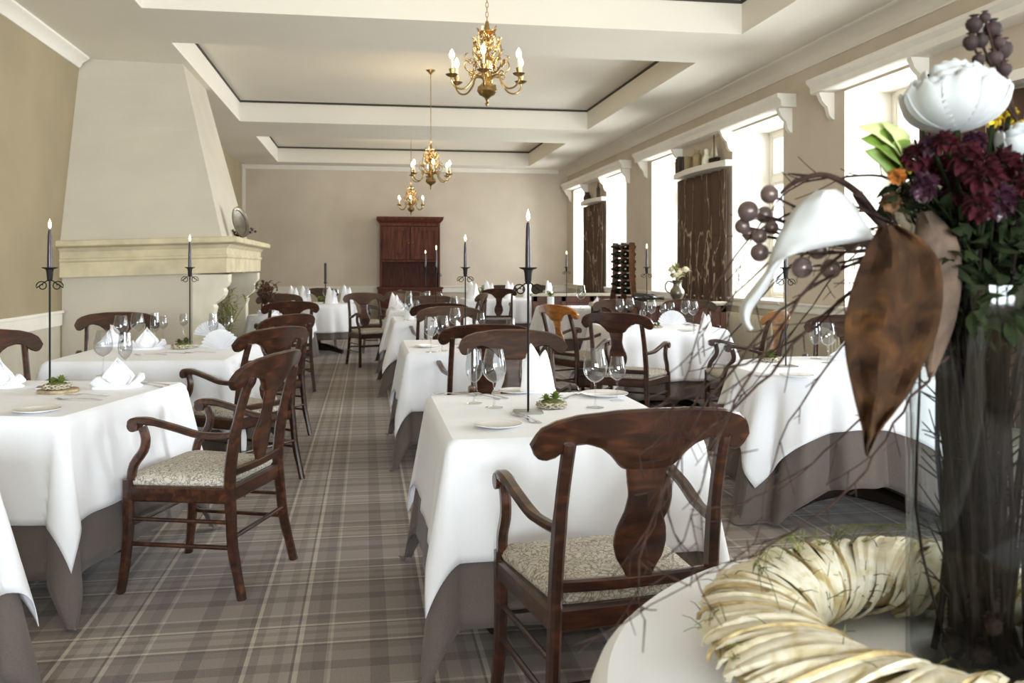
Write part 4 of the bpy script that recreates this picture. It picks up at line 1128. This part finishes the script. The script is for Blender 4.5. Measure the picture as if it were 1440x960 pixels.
fwr('fork', 112, 562, 75, 'silver fork lying in front of the wood slice, the near one'); fwr('knife', 122, 556, 75, 'silver knife lying in front of the wood slice')
fwr('fork', 206, 543, 55, 'silver fork at the right of the standing napkin on the front left table'); fwr('spoon', 216, 540, 55, 'silver spoon at the right of the standing napkin on the front left table')
# fireplace table
x, y = at(267, 489); candle(x, y, CZ, R(15), Q2)
x, y = at(257, 490); CE2((x, y, CZ), .2, 'dark leafy centrepiece by the candle on the table before the fireplace', None, 1.2)
nap('lily', 207, 491, 15, 'white folded napkin at the middle left of the table before the fireplace', 1.2)
nap('lily', 160, 486, 50, 'white folded napkin at the far left of the table before the fireplace', 1.2)
nap('fan', 310, 493, -20, 'white fan-folded napkin at the right of the table before the fireplace', 1.1)
nap('fan', 296, 474, 15, 'white fan-folded napkin at the far right of the table before the fireplace', 1.0)
for px, py, k, l in ((170, 492, 'large', 'left corner'), (193, 486, 'large', 'left, beside the napkin'), (218, 483, 'tulip', 'middle left'), (229, 478, 'small', 'behind the middle napkin'), (258, 473, 'small', 'far middle'), (300, 484, 'tulip', 'by the fan napkins'), (322, 478, 'small', 'far right')):
    glass(k, px, py, 'clear glass on the table before the fireplace, %s' % l)
for px, py, k, rz, l in ((212, 499, 'fork', 80, 'front left'), (240, 497, 'knife', 80, 'front middle'), (282, 496, 'spoon', 80, 'front right'), (240, 478, 'fork', 80, 'far middle'), (272, 479, 'knife', 80, 'far right')):
    fwr(k, px, py, rz, 'silver %s on the table before the fireplace, %s' % (k, l))
# small table right of the fireplace
NK['lily']((-1.12, 10.7, CZ), 0, 'white folded napkin on the small table right of the fireplace', None, 1.2)
sprig('dried_flower_ball', (-1.2, 11.25, CZ), 40, .36, .16, ['twig', 'driedbrown', 'plum'], 'brown dried flower arrangement right of the fireplace', 'dried flowers', 8, .012, .04)
# round back table
NK['cone']((-1.08, 13.85, CZ), 0, 'tall pointed napkin at the left of the round back table', None, 1.5)
NK['cone']((-.93, 14.2, CZ), .5, 'second tall pointed napkin on the round back table, towards its middle', None, 1.45)
NK['cone']((-.52, 13.9, CZ), .3, 'tall white napkin left of the thick candle on the round back table', None, 1.4)
NK['cone']((-.3, 14.3, CZ), .3, 'tall white napkin at the right of the round back table', None, 1.5)
t = thing('taper_candle', 'thick unlit dark candle in a green wreath on the round back table', 'candle', (-.62, 14.12, CZ))
bm = bmesh.new(); lathe(bm, [(0, 0), (.045, 0), (.045, .006), (.012, .012), (.01, .3), (.026, .31), (.026, .33), (.02, .33), (.02, .62), (0, .625)], 16); mesh('wax', bm, 'darkbase', t)
sprig('table_greenery', (-.62, 14.1, CZ), 24, .1, .2, ['moss', 'leafgreen'], 'green leaf wreath around the thick candle on the round back table', 'greenery', 9, 0, .05)
for i, (dx, dy) in enumerate([(-.12, -.35), (.3, -.25), (.12, .3)]): G['large']((-.75+dx, 14.1+dy, CZ), 0, 'wine glass on the round back table, %s' % ['front left', 'front right', 'far side'][i])
# ---- right side
S1 = 'round table at the right behind the bouquet'; S2 = 'square table by the middle window bay'; S3 = 'table between the mahogany partitions'; S5 = 'long table by the back wall at right'
table(2.66, 4.68, -20, ('round', .61), .25, .5, S1, 21, half=(.85, .85), uhalf=(1.12, 1.12), wave=.065, nf=15, flare=.05, uwave=.085, corner=.5)
table(2.72, 8.2, 0, ('rect', .5, .5), .46, .62, S2, 22, wave=.04, nf=6, corner=.3)
table(2.95, 12.35, 0, ('rect', .5, .42), .42, .6, S3, 23, far=True)
table(2.55, 15.8, 0, ('rect', .85, .5), .42, .6, S5, 24, far=True)
chair(2.11, 7.04, 52, 'mahogany armchair with its back to us at the left corner of the square window table')
chair(2.04, 8.45, 24, 'wooden armchair, crest coloured as window-lit, on the left side of the square window table', amber=True)
chair(3.0, 6.85, 172, 'armchair beside the radiator facing left, its crest coloured as window-lit, behind the bouquet', amber=True)
chair(3.34, 5.86, 238, 'dark armchair behind the round table at the right')
chair(2.72, 9.2, 268, 'brown armchair on the far side of the square window table, the left of two')
chair(3.42, 9.12, 255, 'brown armchair on the far side of the square window table, the right of two')
chair(2.2, 13.1-.0, 92, 'small dark armchair with its splat in silhouette before the long back table') if False else None
chair(2.17, 14.95, 90, 'dark armchair with its splat in silhouette before the long back table')
chair(2.6, 17.0, 268, 'dark armchair facing us behind the long back table, the left of two')
chair(3.3, 16.95, 268, 'dark armchair facing us behind the long back table, the right of two')
# round table at right
x, y = at(1105, 515); candle(x, y, CZ, 0, S1)
x, y = at(1083, 508); CE((x, y, CZ), .9, 'pale green centrepiece by the candle on the round right table', None, 1.1)
glass('tulip', 1147, 504, 'slim glass on the round right table, left of the wide one')
glass('large', 1164, 510, 'wide wine glass on the round right table before the brown leaf')
nap('lily', 1195, 505, 0, 'white folded napkin on the round right table beside the brown leaf', 1.2)
glass('large', 1262, 508, 'wine glass on the round right table hidden among the twigs')
side(1120, 530, 'white side plate near the front of the round right table')
# square window table
x, y = 2.68, 8.35; candle(x, y, CZ, 0, S2)
for px, py, k, l in ((872, 452, 'large', 'far left'), (886, 450, 'large', 'second from the far left'), (906, 456, 'tulip', 'middle, taller'), (916, 455, 'large', 'middle, rounder'), (932, 453, 'small', 'right of the middle pair'), (944, 450, 'small', 'far middle'), (964, 456, 'large', 'right, the left one of the pair'), (975, 458, 'large', 'right, the right one of the pair')):
    glass(k, px, py, 'wine glass on the square window table, %s' % l)
nap('fan', 945, 457, 0, 'white fan-folded napkin at the middle of the square window table', 1.1)
nap('cone', 993, 462, 0, 'white pointed napkin at the right edge of the square window table', .8)
nap('lily', 880, 462, 0, 'white folded napkin at the left corner of the square window table', 1.1)
side(966, 466, 'white side plate at the front right of the square window table')
x, y = at(924, 461); CE2((x, y, CZ), .2, 'small green centrepiece in the middle of the square window table', None, .8)
# table between the partitions
candle(2.8, 12.4, CZ, 0, S3)
glass('large', 817, 435, 'large pale goblet on the table between the partitions', z=CZ, scale=1.35)
NK['lily']((3.2, 12.2, CZ), 0, 'white folded napkin on the table between the partitions', None, 1.2)
bm = bmesh.new(); lathe(bm, [(0, 0), (.045, 0), (.05, .01), (.05, .14), (.045, .145), (0, .14)], 16); o = mesh('white_vase', bm, 'plate', loc=(2.55, 12.3, CZ)); tag(o, 'white cylinder vase on the table between the partitions', 'vase')
sprig('green_flower', (2.55, 12.3, CZ+.13), 14, .09, .07, ['leafgreen', 'greenleaf'], 'bright green plant in the white cylinder vase', 'plant', 12, 0, .05)
# long back table
for i, x in enumerate((1.85, 2.15, 2.5, 2.85, 3.2)):
    NK['cone']((x, 15.6+.1*(i % 2), CZ), .3*i, 'tall white napkin on the long back table, %s' % ['far left', 'second from left', 'middle', 'second from right', 'far right'][i], None, 1.7)
sprig('table_plant', (2.05, 15.95, CZ), 12, .24, .12, ['greenleaf', 'greenleaf'], 'leafy green plant standing on the long back table', 'plant', 14, 0, .05)
# ================================================================== FOREGROUND
F0 = 'round foreground table carrying the wreath'
table(1.0, 1.0, 0, ('round', .70), .42, .62, F0, 31, half=('disc', 1.15), uhalf=('disc', 1.3), wave=.03, nf=10, flare=.12)
# wreath wound with husks
wx, wy = PD(1345, 800, 1.23).x, PD(1345, 800, 1.23).y
t = thing('husk_wreath', 'thick cream wreath wound with corn husks and moss on the foreground table', 'wreath', (wx, wy, CZ))
MAJ, AW, AH = .262, .078, .049
def wpt(th, ph, off=0):
    r_ = MAJ+(AW+off)*math.cos(ph); return Vector((r_*math.cos(th), r_*math.sin(th), AH+(AH+off)*math.sin(ph)))
bm = bmesh.new(); loft(bm, [[wpt(2*PI*i/72, 2*PI*k/16, -.004) for k in range(16)] for i in range(73)], cap=False); mesh('straw_core', bm, 'husk_brown', t)
rnd = random.Random(12)
for g, (mat_, cnt, w0, w1) in enumerate((('husk', 74, .022, .042), ('husk', 44, .014, .026), ('husk_brown', 26, .006, .014))):
    bm = bmesh.new()
    for k in range(cnt):
        th0 = 2*PI*(k+rnd.uniform(-.4, .4))/cnt; tw = rnd.uniform(.45, .85); wd = rnd.uniform(w0, w1); off0 = rnd.uniform(.0, .008)+g*.001
        p0 = rnd.uniform(-.4, .3); p1 = p0+rnd.uniform(3.3, 4.2)
        rows = []
        for j in range(15):
            q = j/14; ph = p0+(p1-p0)*q; th = th0+tw*(q-.5); w_ = wd/(MAJ)*(.35+.65*math.sin(PI*min(.97, max(.03, q))))
            edge = .004*math.sin(q*9+k)
            rows.append([wpt(th-w_/2, ph, off0-.002), wpt(th-w_/5, ph, off0+.004+edge*.5), wpt(th+w_/5, ph, off0+.0045), wpt(th+w_/2, ph, off0-.001+abs(edge)*.6)])
        loft(bm, rows, closed=False)
    o = mesh('husk_wrapping', bm, mat_, t); o['kind'] = 'stuff'
bm = bmesh.new()
for k in range(260):
    th = rnd.choice([1.5, 2.2, 3.0, 4.2, .6])+rnd.gauss(0, .22); ph = rnd.choice([.4, 2.9, 3.2, 1.6])+rnd.gauss(0, .4)
    b = wpt(th, ph, .004); d = Vector((rnd.gauss(0, 1), rnd.gauss(0, 1), rnd.uniform(0, .8))).normalized()
    tube(bm, [b, b+d*.02, b+d*.035+Vector((0, 0, -.006))], [.0009, .0007, .0004], 3)
for k in range(40):
    th = 1.9+rnd.gauss(0, .4); b = wpt(th, 1.6, .006); e = wpt(th+rnd.uniform(-.6, .6), 1.5, .03)
    tube(bm, smoothpts([b, (b+e)/2+Vector((0, 0, .02)), e], 3), .0007, 3)
o = mesh('moss_wisps', bm, 'moss', t); o['kind'] = 'stuff'
# glass vase
VX, VY = PD(1375, 800, 1.27).x, PD(1375, 800, 1.27).y
bm = bmesh.new(); r_ = .094
lathe(bm, [(0, 0), (r_, 0), (r_, .54), (r_-.004, .542), (r_-.006, .54), (r_-.006, .014), (0, .014)], 48)
o = mesh('glass_vase', bm, 'vaseglass', loc=(VX, VY, CZ)); tag(o, 'tall clear glass cylinder vase full of dark twigs inside the wreath', 'vase')
# helper in view-aligned axes at the vase: u right, v up (height), d away
RV = Vector((CW, -SW, 0)); FV = Vector((SW, CW, 0))
def V(px, py, d=1.25): return PD(px, py, d)
def rtube(bm, pts, r0, r1, n=5, k=4, jit=0, rnd=random):
    P = smoothpts(pts, k); m_ = len(P)
    if jit: P = [p+Vector((rnd.gauss(0, jit), rnd.gauss(0, jit), rnd.gauss(0, jit))) if 0 < i < m_-1 else p for i, p in enumerate(P)]
    tube(bm, P, [r0+(r1-r0)*i/(m_-1) for i in range(m_)], n)
# dark stems standing in the vase
rnd = random.Random(21); bm = bmesh.new()
for k in range(84):
    a = rnd.uniform(0, 2*PI); r1_ = rnd.uniform(0, .06); a2 = a+rnd.uniform(-.6, .6)+PI*(rnd.random() < .3); r2 = rnd.uniform(.02, .082)
    b = Vector((VX+r1_*math.cos(a), VY+r1_*math.sin(a), CZ+.02)); e = Vector((VX+r2*math.cos(a2), VY+r2*math.sin(a2), CZ+.545))
    top = e+Vector((math.cos(a2), math.sin(a2), 0))*rnd.uniform(.0, .06)+Vector((0, 0, rnd.uniform(.05, .22)))
    rtube(bm, [b, b*.6+e*.4+Vector((rnd.gauss(0, .012), rnd.gauss(0, .012), 0)), e, top], rnd.uniform(.0022, .0052), .0018, 5, 4, .0012, rnd)
for k in range(110):      # side shoots within the glass
    a = rnd.uniform(0, 6.28); r1_ = rnd.uniform(.0, .05); z = rnd.uniform(.05, .5); b = Vector((VX+r1_*math.cos(a), VY+r1_*math.sin(a), CZ+z))
    a2 = rnd.uniform(0, 6.28); e = Vector((VX+.078*math.cos(a2), VY+.078*math.sin(a2), CZ+min(.56, z+rnd.uniform(.04, .14)))); rtube(bm, [b, (b+e)/2+Vector((0, 0, .01)), e], .002, .0009, 4, 3)
o = mesh('twig_bundle', bm, 'stemdark'); tag(o, 'mass of dark woody stems filling the glass vase', 'twigs', None, 'stuff')
# dark cones at the foot
for k, (px, py) in enumerate(((1330, 905), (1365, 925), (1395, 880), (1405, 850), (1345, 870), (1380, 940))):
    bm = bmesh.new(); c = V(px, py, 1.24+.03*math.sin(k*2)); d_ = (c.x-VX, c.y-VY); L = math.hypot(*d_)
    if L > .06: c.x = VX+d_[0]/L*.058; c.y = VY+d_[1]/L*.058
    c.z = max(c.z, CZ+.036); rr = .017
    for j in range(34):
        a = j*2.4; q = j/33; cc = c+Vector((0, 0, (q-.5)*.03)); rad = rr*math.sin(PI*(.15+.75*q))
        leaf(bm, cc, cc+Vector((math.cos(a)*rad, math.sin(a)*rad, .006)), .012, n=3)
    ball(bm, c, rr*.75, 10, 8)
    o = mesh('pine_cone', bm, 'twig'); tag(o, 'small dark cone at the bottom of the vase, %s' % ['at the lower left', 'at the lower middle', 'at the right', 'at the upper right', 'at the upper left', 'lowest of all'][k], 'cone', 'cones in the vase')
# thin birch twigs fanning out to the left
rnd = random.Random(33)
def twigfan(name, label, starts, mat_='twig'):
    bm = bmesh.new()
    for pts, r0 in starts:
        P = smoothpts(pts, 6); m_ = len(P)
        P = [p+Vector((rnd.gauss(0, .0015), rnd.gauss(0, .0015), rnd.gauss(0, .0015))) for p in P]
        tube(bm, P, [max(.0008, 1.15*r0*(1-.8*i/m_)) for i in range(m_)], 5)
        for i in range(4, m_, 2):
            t_ = (P[min(i+1, m_-1)]-P[i-1]).normalized(); sgn = rnd.choice([-1, 1]); s = RV*sgn*.5+Vector((0, 0, rnd.uniform(-.7, .7)))+FV*rnd.uniform(-.5, .5)
            L = rnd.uniform(.02, .07); e = P[i]+(t_*.8+s).normalized()*L
            rtube(bm, [P[i], (P[i]+e)/2+Vector((0, 0, -.002)), e], max(.0008, r0*.4), .0006, 4, 3)
            if rnd.random() < .5:
                e2 = P[i]*.5+e*.5; rtube(bm, [e2, e2+(t_-s*.6).normalized()*L*.5], .0007, .0005, 3, 2)
    o = mesh(name, bm, mat_); tag(o, label, 'twigs', None, 'stuff'); return o
tw = []
T_ = lambda *l: [V(*q) for q in l]
tw.append((T_((1340, 390, 1.25), (1260, 330, 1.22), (1160, 380, 1.15), (1060, 520, 1.1), (1000, 640, 1.05), (965, 760, 1.0)), .0026))
tw.append((T_((1340, 400, 1.25), (1240, 360, 1.2), (1120, 420, 1.15), (1000, 560, 1.1), (940, 700, 1.05), (985, 830, 1.02)), .0024))
tw.append((T_((1345, 400, 1.25), (1260, 380, 1.2), (1150, 450, 1.15), (1050, 560, 1.1), (960, 640, 1.05), (900, 790, 1.0), (905, 870, 1.0)), .0024))
tw.append((T_((1350, 420, 1.25), (1270, 400, 1.2), (1190, 480, 1.15), (1100, 620, 1.1), (1060, 760, 1.05)), .002))
tw.append((T_((1330, 380, 1.25), (1230, 300, 1.2), (1130, 330, 1.2), (1020, 430, 1.15), (980, 480, 1.15)), .0022))
tw.append((T_((1330, 370, 1.25), (1210, 290, 1.2), (1090, 310, 1.2), (1010, 400, 1.15), (960, 540, 1.1), (935, 600, 1.1)), .002))
tw.append((T_((1340, 400, 1.25), (1230, 390, 1.2), (1130, 470, 1.2), (1010, 530, 1.1), (960, 600, 1.1), (920, 740, 1.05)), .002))
tw.append((T_((1350, 430, 1.25), (1290, 500, 1.2), (1180, 620, 1.15), (1060, 700, 1.1), (985, 715, 1.05)), .0018))
twigfan('birch_twigs', 'thin bare twigs fanning out and down to the left of the vase', tw)
tw = []
tw.append((T_((1340, 380, 1.27), (1270, 260, 1.27), (1180, 250, 1.25), (1120, 262, 1.25), (1060, 330, 1.22), (1020, 460, 1.2)), .0022))
tw.append((T_((1345, 360, 1.28), (1290, 300, 1.3), (1200, 360, 1.3), (1090, 500, 1.3), (1010, 600, 1.3)), .0018))
tw.append((T_((1345, 360, 1.28), (1270, 320, 1.3), (1140, 350, 1.3), (1030, 470, 1.3), (965, 580, 1.3), (900, 640, 1.28)), .0018))
tw.append((T_((1330, 500, 1.2), (1280, 560, 1.15), (1200, 680, 1.1), (1080, 770, 1.05), (1010, 800, 1.0), (880, 870, .98)), .0018))
twigfan('birch_twigs', 'finer bare twigs behind the baubles, crossing the wall between the windows', tw)
# arching branch
bm = bmesh.new(); P = T_((1345, 420, 1.27), (1300, 360, 1.25), (1245, 320, 1.22), (1205, 270, 1.2), (1160, 246, 1.2), (1120, 255, 1.2), (1098, 272, 1.2))
rtube(bm, P, .0075, .0022, 8, 6); rtube(bm, T_((1240, 318, 1.22), (1212, 290, 1.21), (1200, 272, 1.21)), .004, .002, 6); rtube(bm, T_((1140, 248, 1.2), (1108, 244, 1.2)), .003, .001, 6)
rtube(bm, T_((1280, 345, 1.24), (1255, 300, 1.22), (1290, 280, 1.22)), .003, .001, 5)
o = mesh('arching_branch', bm, 'twig'); tag(o, 'dark branch arching over the drooping white petal', 'branch')
# mauve baubles on a spray, each thing a pick stuck in the bouquet
t = thing('bauble_spray', 'spray of mauve glossy baubles at the left end of the bouquet', 'baubles', V(1180, 345, 1.2))
org = V(1180, 345, 1.2)
bm = bmesh.new()
BL = [(1082, 273, 13, 1.17), (1052, 297, 15, 1.16), (1075, 302, 12, 1.2), (1044, 318, 11, 1.17), (1068, 332, 11, 1.18), (1053, 328, 10, 1.2), (1068, 355, 13, 1.16), (1085, 320, 10, 1.19), (1128, 376, 15, 1.18), (1168, 378, 14, 1.18), (1150, 352, 13, 1.22), (1196, 340, 13, 1.2)]
for px, py, rr, d in BL:
    rtube(bm, [V(1260, 345, 1.22)-org, (V(1260, 345, 1.22)+V(px, py, d))/2-org+Vector((0, 0, -.006)), V(px, py, d)-org], .0024, .0016, 6, 4)
mesh('stem', bm, 'twig', t)
for px, py, rr, d in BL:
    bm = bmesh.new(); ball(bm, V(px, py, d)-org, rr*d/FPX, 20, 14); mesh('bauble', bm, 'ball', t)
# drooping white petal / skeleton leaf
def ribbon(st, nu, depthf, mat_, name, label, cat, ruffle=0, solid=.001, parent=None):
    """st: list of ((px,py) left, (px,py) right, d) stations"""
    bm = bmesh.new(); rows = []
    L = [Vector((a[0], a[1], d)) for a, b, d in st]; Rr = [Vector((b[0], b[1], d)) for a, b, d in st]
    L = smoothpts(L, 4); Rr = smoothpts(Rr, 4)
    for i, (a, b) in enumerate(zip(L, Rr)):
        row = []
        for k in range(nu+1):
            q = k/nu; p = a*(1-q)+b*q; dd = p.z+depthf(q)+ruffle*math.sin(i*.9+k*.8)*.6
            row.append(V(p.x, p.y, dd))
        rows.append(row)
    loft(bm, rows, closed=False)
    o = mesh(name, bm, mat_, solid=solid)
    return tag(o, label, cat)
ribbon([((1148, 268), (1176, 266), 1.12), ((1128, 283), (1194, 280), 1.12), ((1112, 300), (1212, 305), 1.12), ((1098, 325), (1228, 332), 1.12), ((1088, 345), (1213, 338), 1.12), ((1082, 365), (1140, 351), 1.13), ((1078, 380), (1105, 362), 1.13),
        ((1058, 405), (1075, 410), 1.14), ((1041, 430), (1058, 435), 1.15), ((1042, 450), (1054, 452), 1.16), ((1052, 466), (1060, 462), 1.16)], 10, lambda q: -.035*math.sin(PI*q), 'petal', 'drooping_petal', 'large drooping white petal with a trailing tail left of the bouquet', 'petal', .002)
# big autumn leaf
ribbon([((1236, 318), (1262, 316), 1.06), ((1222, 345), (1300, 338), 1.06), ((1206, 380), (1322, 372), 1.06), ((1194, 420), (1326, 420), 1.07), ((1187, 465), (1318, 468), 1.07), ((1190, 505), (1300, 510), 1.07), ((1198, 545), (1282, 548), 1.07),
        ((1206, 578), (1258, 580), 1.07), ((1213, 605), (1238, 606), 1.07), ((1216, 630), (1224, 632), 1.07), ((1218, 640), (1221, 642), 1.07)], 12, lambda q: .02*abs(q-.48)+.008*math.sin(q*11), 'autumn', 'autumn_leaf', 'big hanging brown autumn leaf in front of the round table', 'leaf', .008, .0012)
ribbon([((1290, 300), (1310, 296), 1.16), ((1285, 340), (1345, 335), 1.16), ((1284, 390), (1352, 390), 1.17), ((1288, 440), (1345, 445), 1.17), ((1296, 490), (1330, 490), 1.17), ((1305, 530), (1312, 530), 1.17)], 8, lambda q: .03*abs(q-.5), 'greybrown', 'autumn_leaf', 'greyish brown leaf half hidden behind the big autumn leaf', 'leaf', .008, .0012)
# leaf clump upper left
t = thing('green_leaf_spray', 'yellow-green leaves sticking out at the upper left of the bouquet', 'leaves', V(1290, 240, 1.2)); org = V(1290, 240, 1.2)
for (a, b, w_, m_, up) in (((1262, 215), (1205, 178), .05, 'palegreen', (.3, -1, .6)), ((1266, 225), (1210, 195), .065, 'greenleaf', (0, -1, .5)), ((1270, 235), (1216, 212), .06, 'greenleaf', (0, -1, 0)), ((1268, 222), (1240, 172), .04, 'palegreen', (.5, -1, .2))):
    bm = bmesh.new(); leaf(bm, V(*a, 1.18)-org, V(*b, 1.15)-org, w_, up=up, n=8, curl=.12, ruffle=.02, fat=1); mesh('leaf', bm, m_, t, solid=.0008)
bm = bmesh.new(); rtube(bm, [Vector((0, 0, 0)), V(1265, 222, 1.18)-org], .003, .002); mesh('stem', bm, 'twig', t)
# white rose: nested cupped petals
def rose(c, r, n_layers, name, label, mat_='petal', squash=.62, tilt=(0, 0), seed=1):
    rnd = random.Random(seed); root = thing(name, label, 'flower', c)
    for L in range(n_layers):
        q = (L+1)/n_layers; n = 3+L; rr = r*(.25+.75*q)
        for k in range(n):
            a0 = 2*PI*k/n+L*.7+rnd.uniform(-.1, .1); span = 2*PI/n*.8+.5; pv = rnd.uniform(-.3, .25); bm = bmesh.new(); rows = []
            for i in range(11):
                v = i/10; row = []
                for j in range(13):
                    u = j/6-1; a = a0+u*span*.5*(1-.2*v*v); phi = v*(2.3-.3*q+pv)*(1-.1*u*u+.05*math.sin(7*u+k)); rad = rr*math.sin(phi)*(1+.04*math.sin(5*u+k*2)*v)+(.09*r*v**6 if L else 0)
                    z = -rr*squash*math.cos(phi)*(1.0 if q > .9 else 1.08)+.035*r*math.sin(8*u+k*3)*v**3
                    row.append((rad*math.cos(a), rad*math.sin(a), z+(1-q)*r*.8))
                rows.append(row)
            loft(bm, rows, closed=False); o = mesh('petal', bm, mat_, root, solid=.0012)
    bm = bmesh.new(); tube(bm, [(0, 0, -r*squash), (0, .01, -r*squash-.12)], .004, 6); mesh('stem', bm, 'darkleaf', root)
    root.rotation_euler = (tilt[0], tilt[1], 0); return root
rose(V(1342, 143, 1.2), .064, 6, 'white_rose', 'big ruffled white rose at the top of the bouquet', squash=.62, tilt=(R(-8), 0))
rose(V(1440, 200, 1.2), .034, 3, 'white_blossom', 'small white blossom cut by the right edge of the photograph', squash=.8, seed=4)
rose(V(1296, 292, 1.3), .04, 4, 'cream_blossom', 'cream blossom tucked in the middle of the bouquet below the dark flowers', 'cream', squash=.8, tilt=(R(60), R(-20)), seed=3)
# dark flowers, berries, foliage
rnd = random.Random(77)
def pompom(c, r, mat_, label, group, name, seed, n=46, w_=.5):
    rr = random.Random(seed); bm = bmesh.new(); root = thing(name, label, 'flower', c, 0, group)
    for j in range(n):
        z = 1-2*(j+.5)/n; a = j*2.4; s = math.sqrt(1-z*z); d = Vector((s*math.cos(a), s*math.sin(a), z))
        leaf(bm, d*r*.25, d*r*rr.uniform(.85, 1.15), r*w_, up=(rr.random(), rr.random(), 1), n=4, curl=.15)
    mesh('petals', bm, mat_, root)
    bm = bmesh.new(); e = Vector((VX, VY, CZ+.56))-Vector(c); rtube(bm, [Vector((0, 0, 0)), e*.5+Vector((0, 0, .01)), e], .003, .002, 5); mesh('stem', bm, 'darkleaf', root)
FL = [(1290, 222, 22, 'maroon'), (1322, 238, 24, 'maroon'), (1358, 222, 24, 'maroon'), (1310, 205, 16, 'plum'), (1345, 268, 24, 'maroon'), (1300, 262, 20, 'plum'), (1385, 250, 26, 'maroon'), (1372, 200, 18, 'plum'), (1412, 232, 26, 'maroon'), (1330, 200, 16, 'maroon'), (1405, 282, 26, 'plum'), (1440, 262, 24, 'maroon'), (1376, 290, 22, 'maroon')]
wh = ['at the left rim', 'left of the centre', 'under the rose', 'small one beneath the rose at left', 'in the middle', 'low at the left', 'right of the middle', 'just right of the rose base', 'at the right, higher', 'peeping below the rose', 'at the right, lower', 'farthest right', 'lowest of all']
for i, (px, py, rr, m_) in enumerate(FL): pompom(V(px, py, 1.14+.04*math.sin(i*1.9)), rr/FPX*1.2, m_, 'dark %s chrysanthemum in the bouquet, %s' % ('maroon' if m_ == 'maroon' else 'plum', wh[i]), 'dark flowers of the bouquet', 'dark_flower', i)
for i, (px, py, rr, m_, l) in enumerate([(1262, 248, 13, 'orange', 'orange flower at the left rim of the bouquet'), (1278, 232, 11, 'yellow', 'orange-yellow flower above the left rim of the bouquet'), (1252, 285, 16, 'driedbrown', 'dry brown flower hanging at the left side of the bouquet'),
      (1397, 166, 13, 'yellow', 'yellow flower right of the white rose, nearest to it'), (1420, 160, 13, 'yellow', 'yellow flower right of the white rose, in the middle'), (1434, 180, 14, 'yellow', 'yellow flower at the right edge, below the others'), (1438, 330, 14, 'orange', 'orange flower at the right edge of the bouquet')]):
    pompom(V(px, py, 1.14+.02*i), rr/FPX*1.2, m_, l, None, 'small_flower', 40+i, 30, .6)
# seed pods standing above
t = thing('poppy_pods', 'branch of dark dried seed pods rising at the top right', 'seed pods', V(1430, 170, 1.2)); org = V(1430, 170, 1.2)
PODS = [(1380, 58, 10), (1404, 60, 9), (1376, 84, 9), (1370, 35, 12), (1396, 42, 13), (1366, 60, 12), (1410, 70, 14), (1398, 82, 12), (1412, 98, 11), (1385, 25, 8), (1392, 108, 9)]
bm = bmesh.new()
for px, py, rr in PODS:
    rtube(bm, [Vector((0, 0, 0)), V((px+1425)/2, (py+140)/2+14, 1.19)-org, V(px, py, 1.17+.002*rr)-org], .0026, .0016, 6)
mesh('stem', bm, 'twig', t)
for px, py, rr in PODS:
    c = V(px, py, 1.17+.002*rr)-org; s = rr/FPX*1.17; bm = bmesh.new()
    lathe(bm, [(0, -s), (.5*s, -.85*s), (.95*s, -.25*s), (s, .2*s), (.8*s, .65*s), (.35*s, .85*s), (.35*s, 1.0*s), (.6*s, 1.15*s), (0, 1.05*s)], 14, c); mesh('pod', bm, 'pod', t)
# dark foliage mass
rnd = random.Random(91); bm = bmesh.new()
for k in range(900):
    px = rnd.uniform(1255, 1475); py = rnd.uniform(250, 460); d = rnd.uniform(1.16, 1.36)
    if px < 1330 and py > 300: continue
    if py > 420 and rnd.random() < .5: continue
    b = V(px, py, d); e = b+Vector((rnd.gauss(0, 1), rnd.gauss(0, 1), rnd.gauss(-.2, .8))).normalized()*rnd.uniform(.02, .042)
    leaf(bm, b, e, rnd.uniform(.008, .018), up=(rnd.gauss(0, 1), rnd.gauss(0, 1), rnd.gauss(0, 1)), n=4, curl=.15)
o = mesh('dark_foliage', bm, 'darkleaf'); tag(o, 'dense dark green foliage packed above the mouth of the vase', 'foliage', None, 'stuff')
bm = bmesh.new()
for k in range(46):
    a = rnd.uniform(0, 6.28); b = Vector((VX+.05*math.cos(a), VY+.05*math.sin(a), CZ+.45)); e = V(rnd.uniform(1290, 1470), rnd.uniform(160, 330), rnd.uniform(1.18, 1.34))
    rtube(bm, [b, b*.5+e*.5+Vector((rnd.gauss(0, .01), rnd.gauss(0, .01), 0)), e], .0026, .0012, 5, 3)
o = mesh('flower_stems', bm, 'darkleaf'); tag(o, 'tangle of green stems carrying the bouquet out of the vase', 'stems', None, 'stuff')
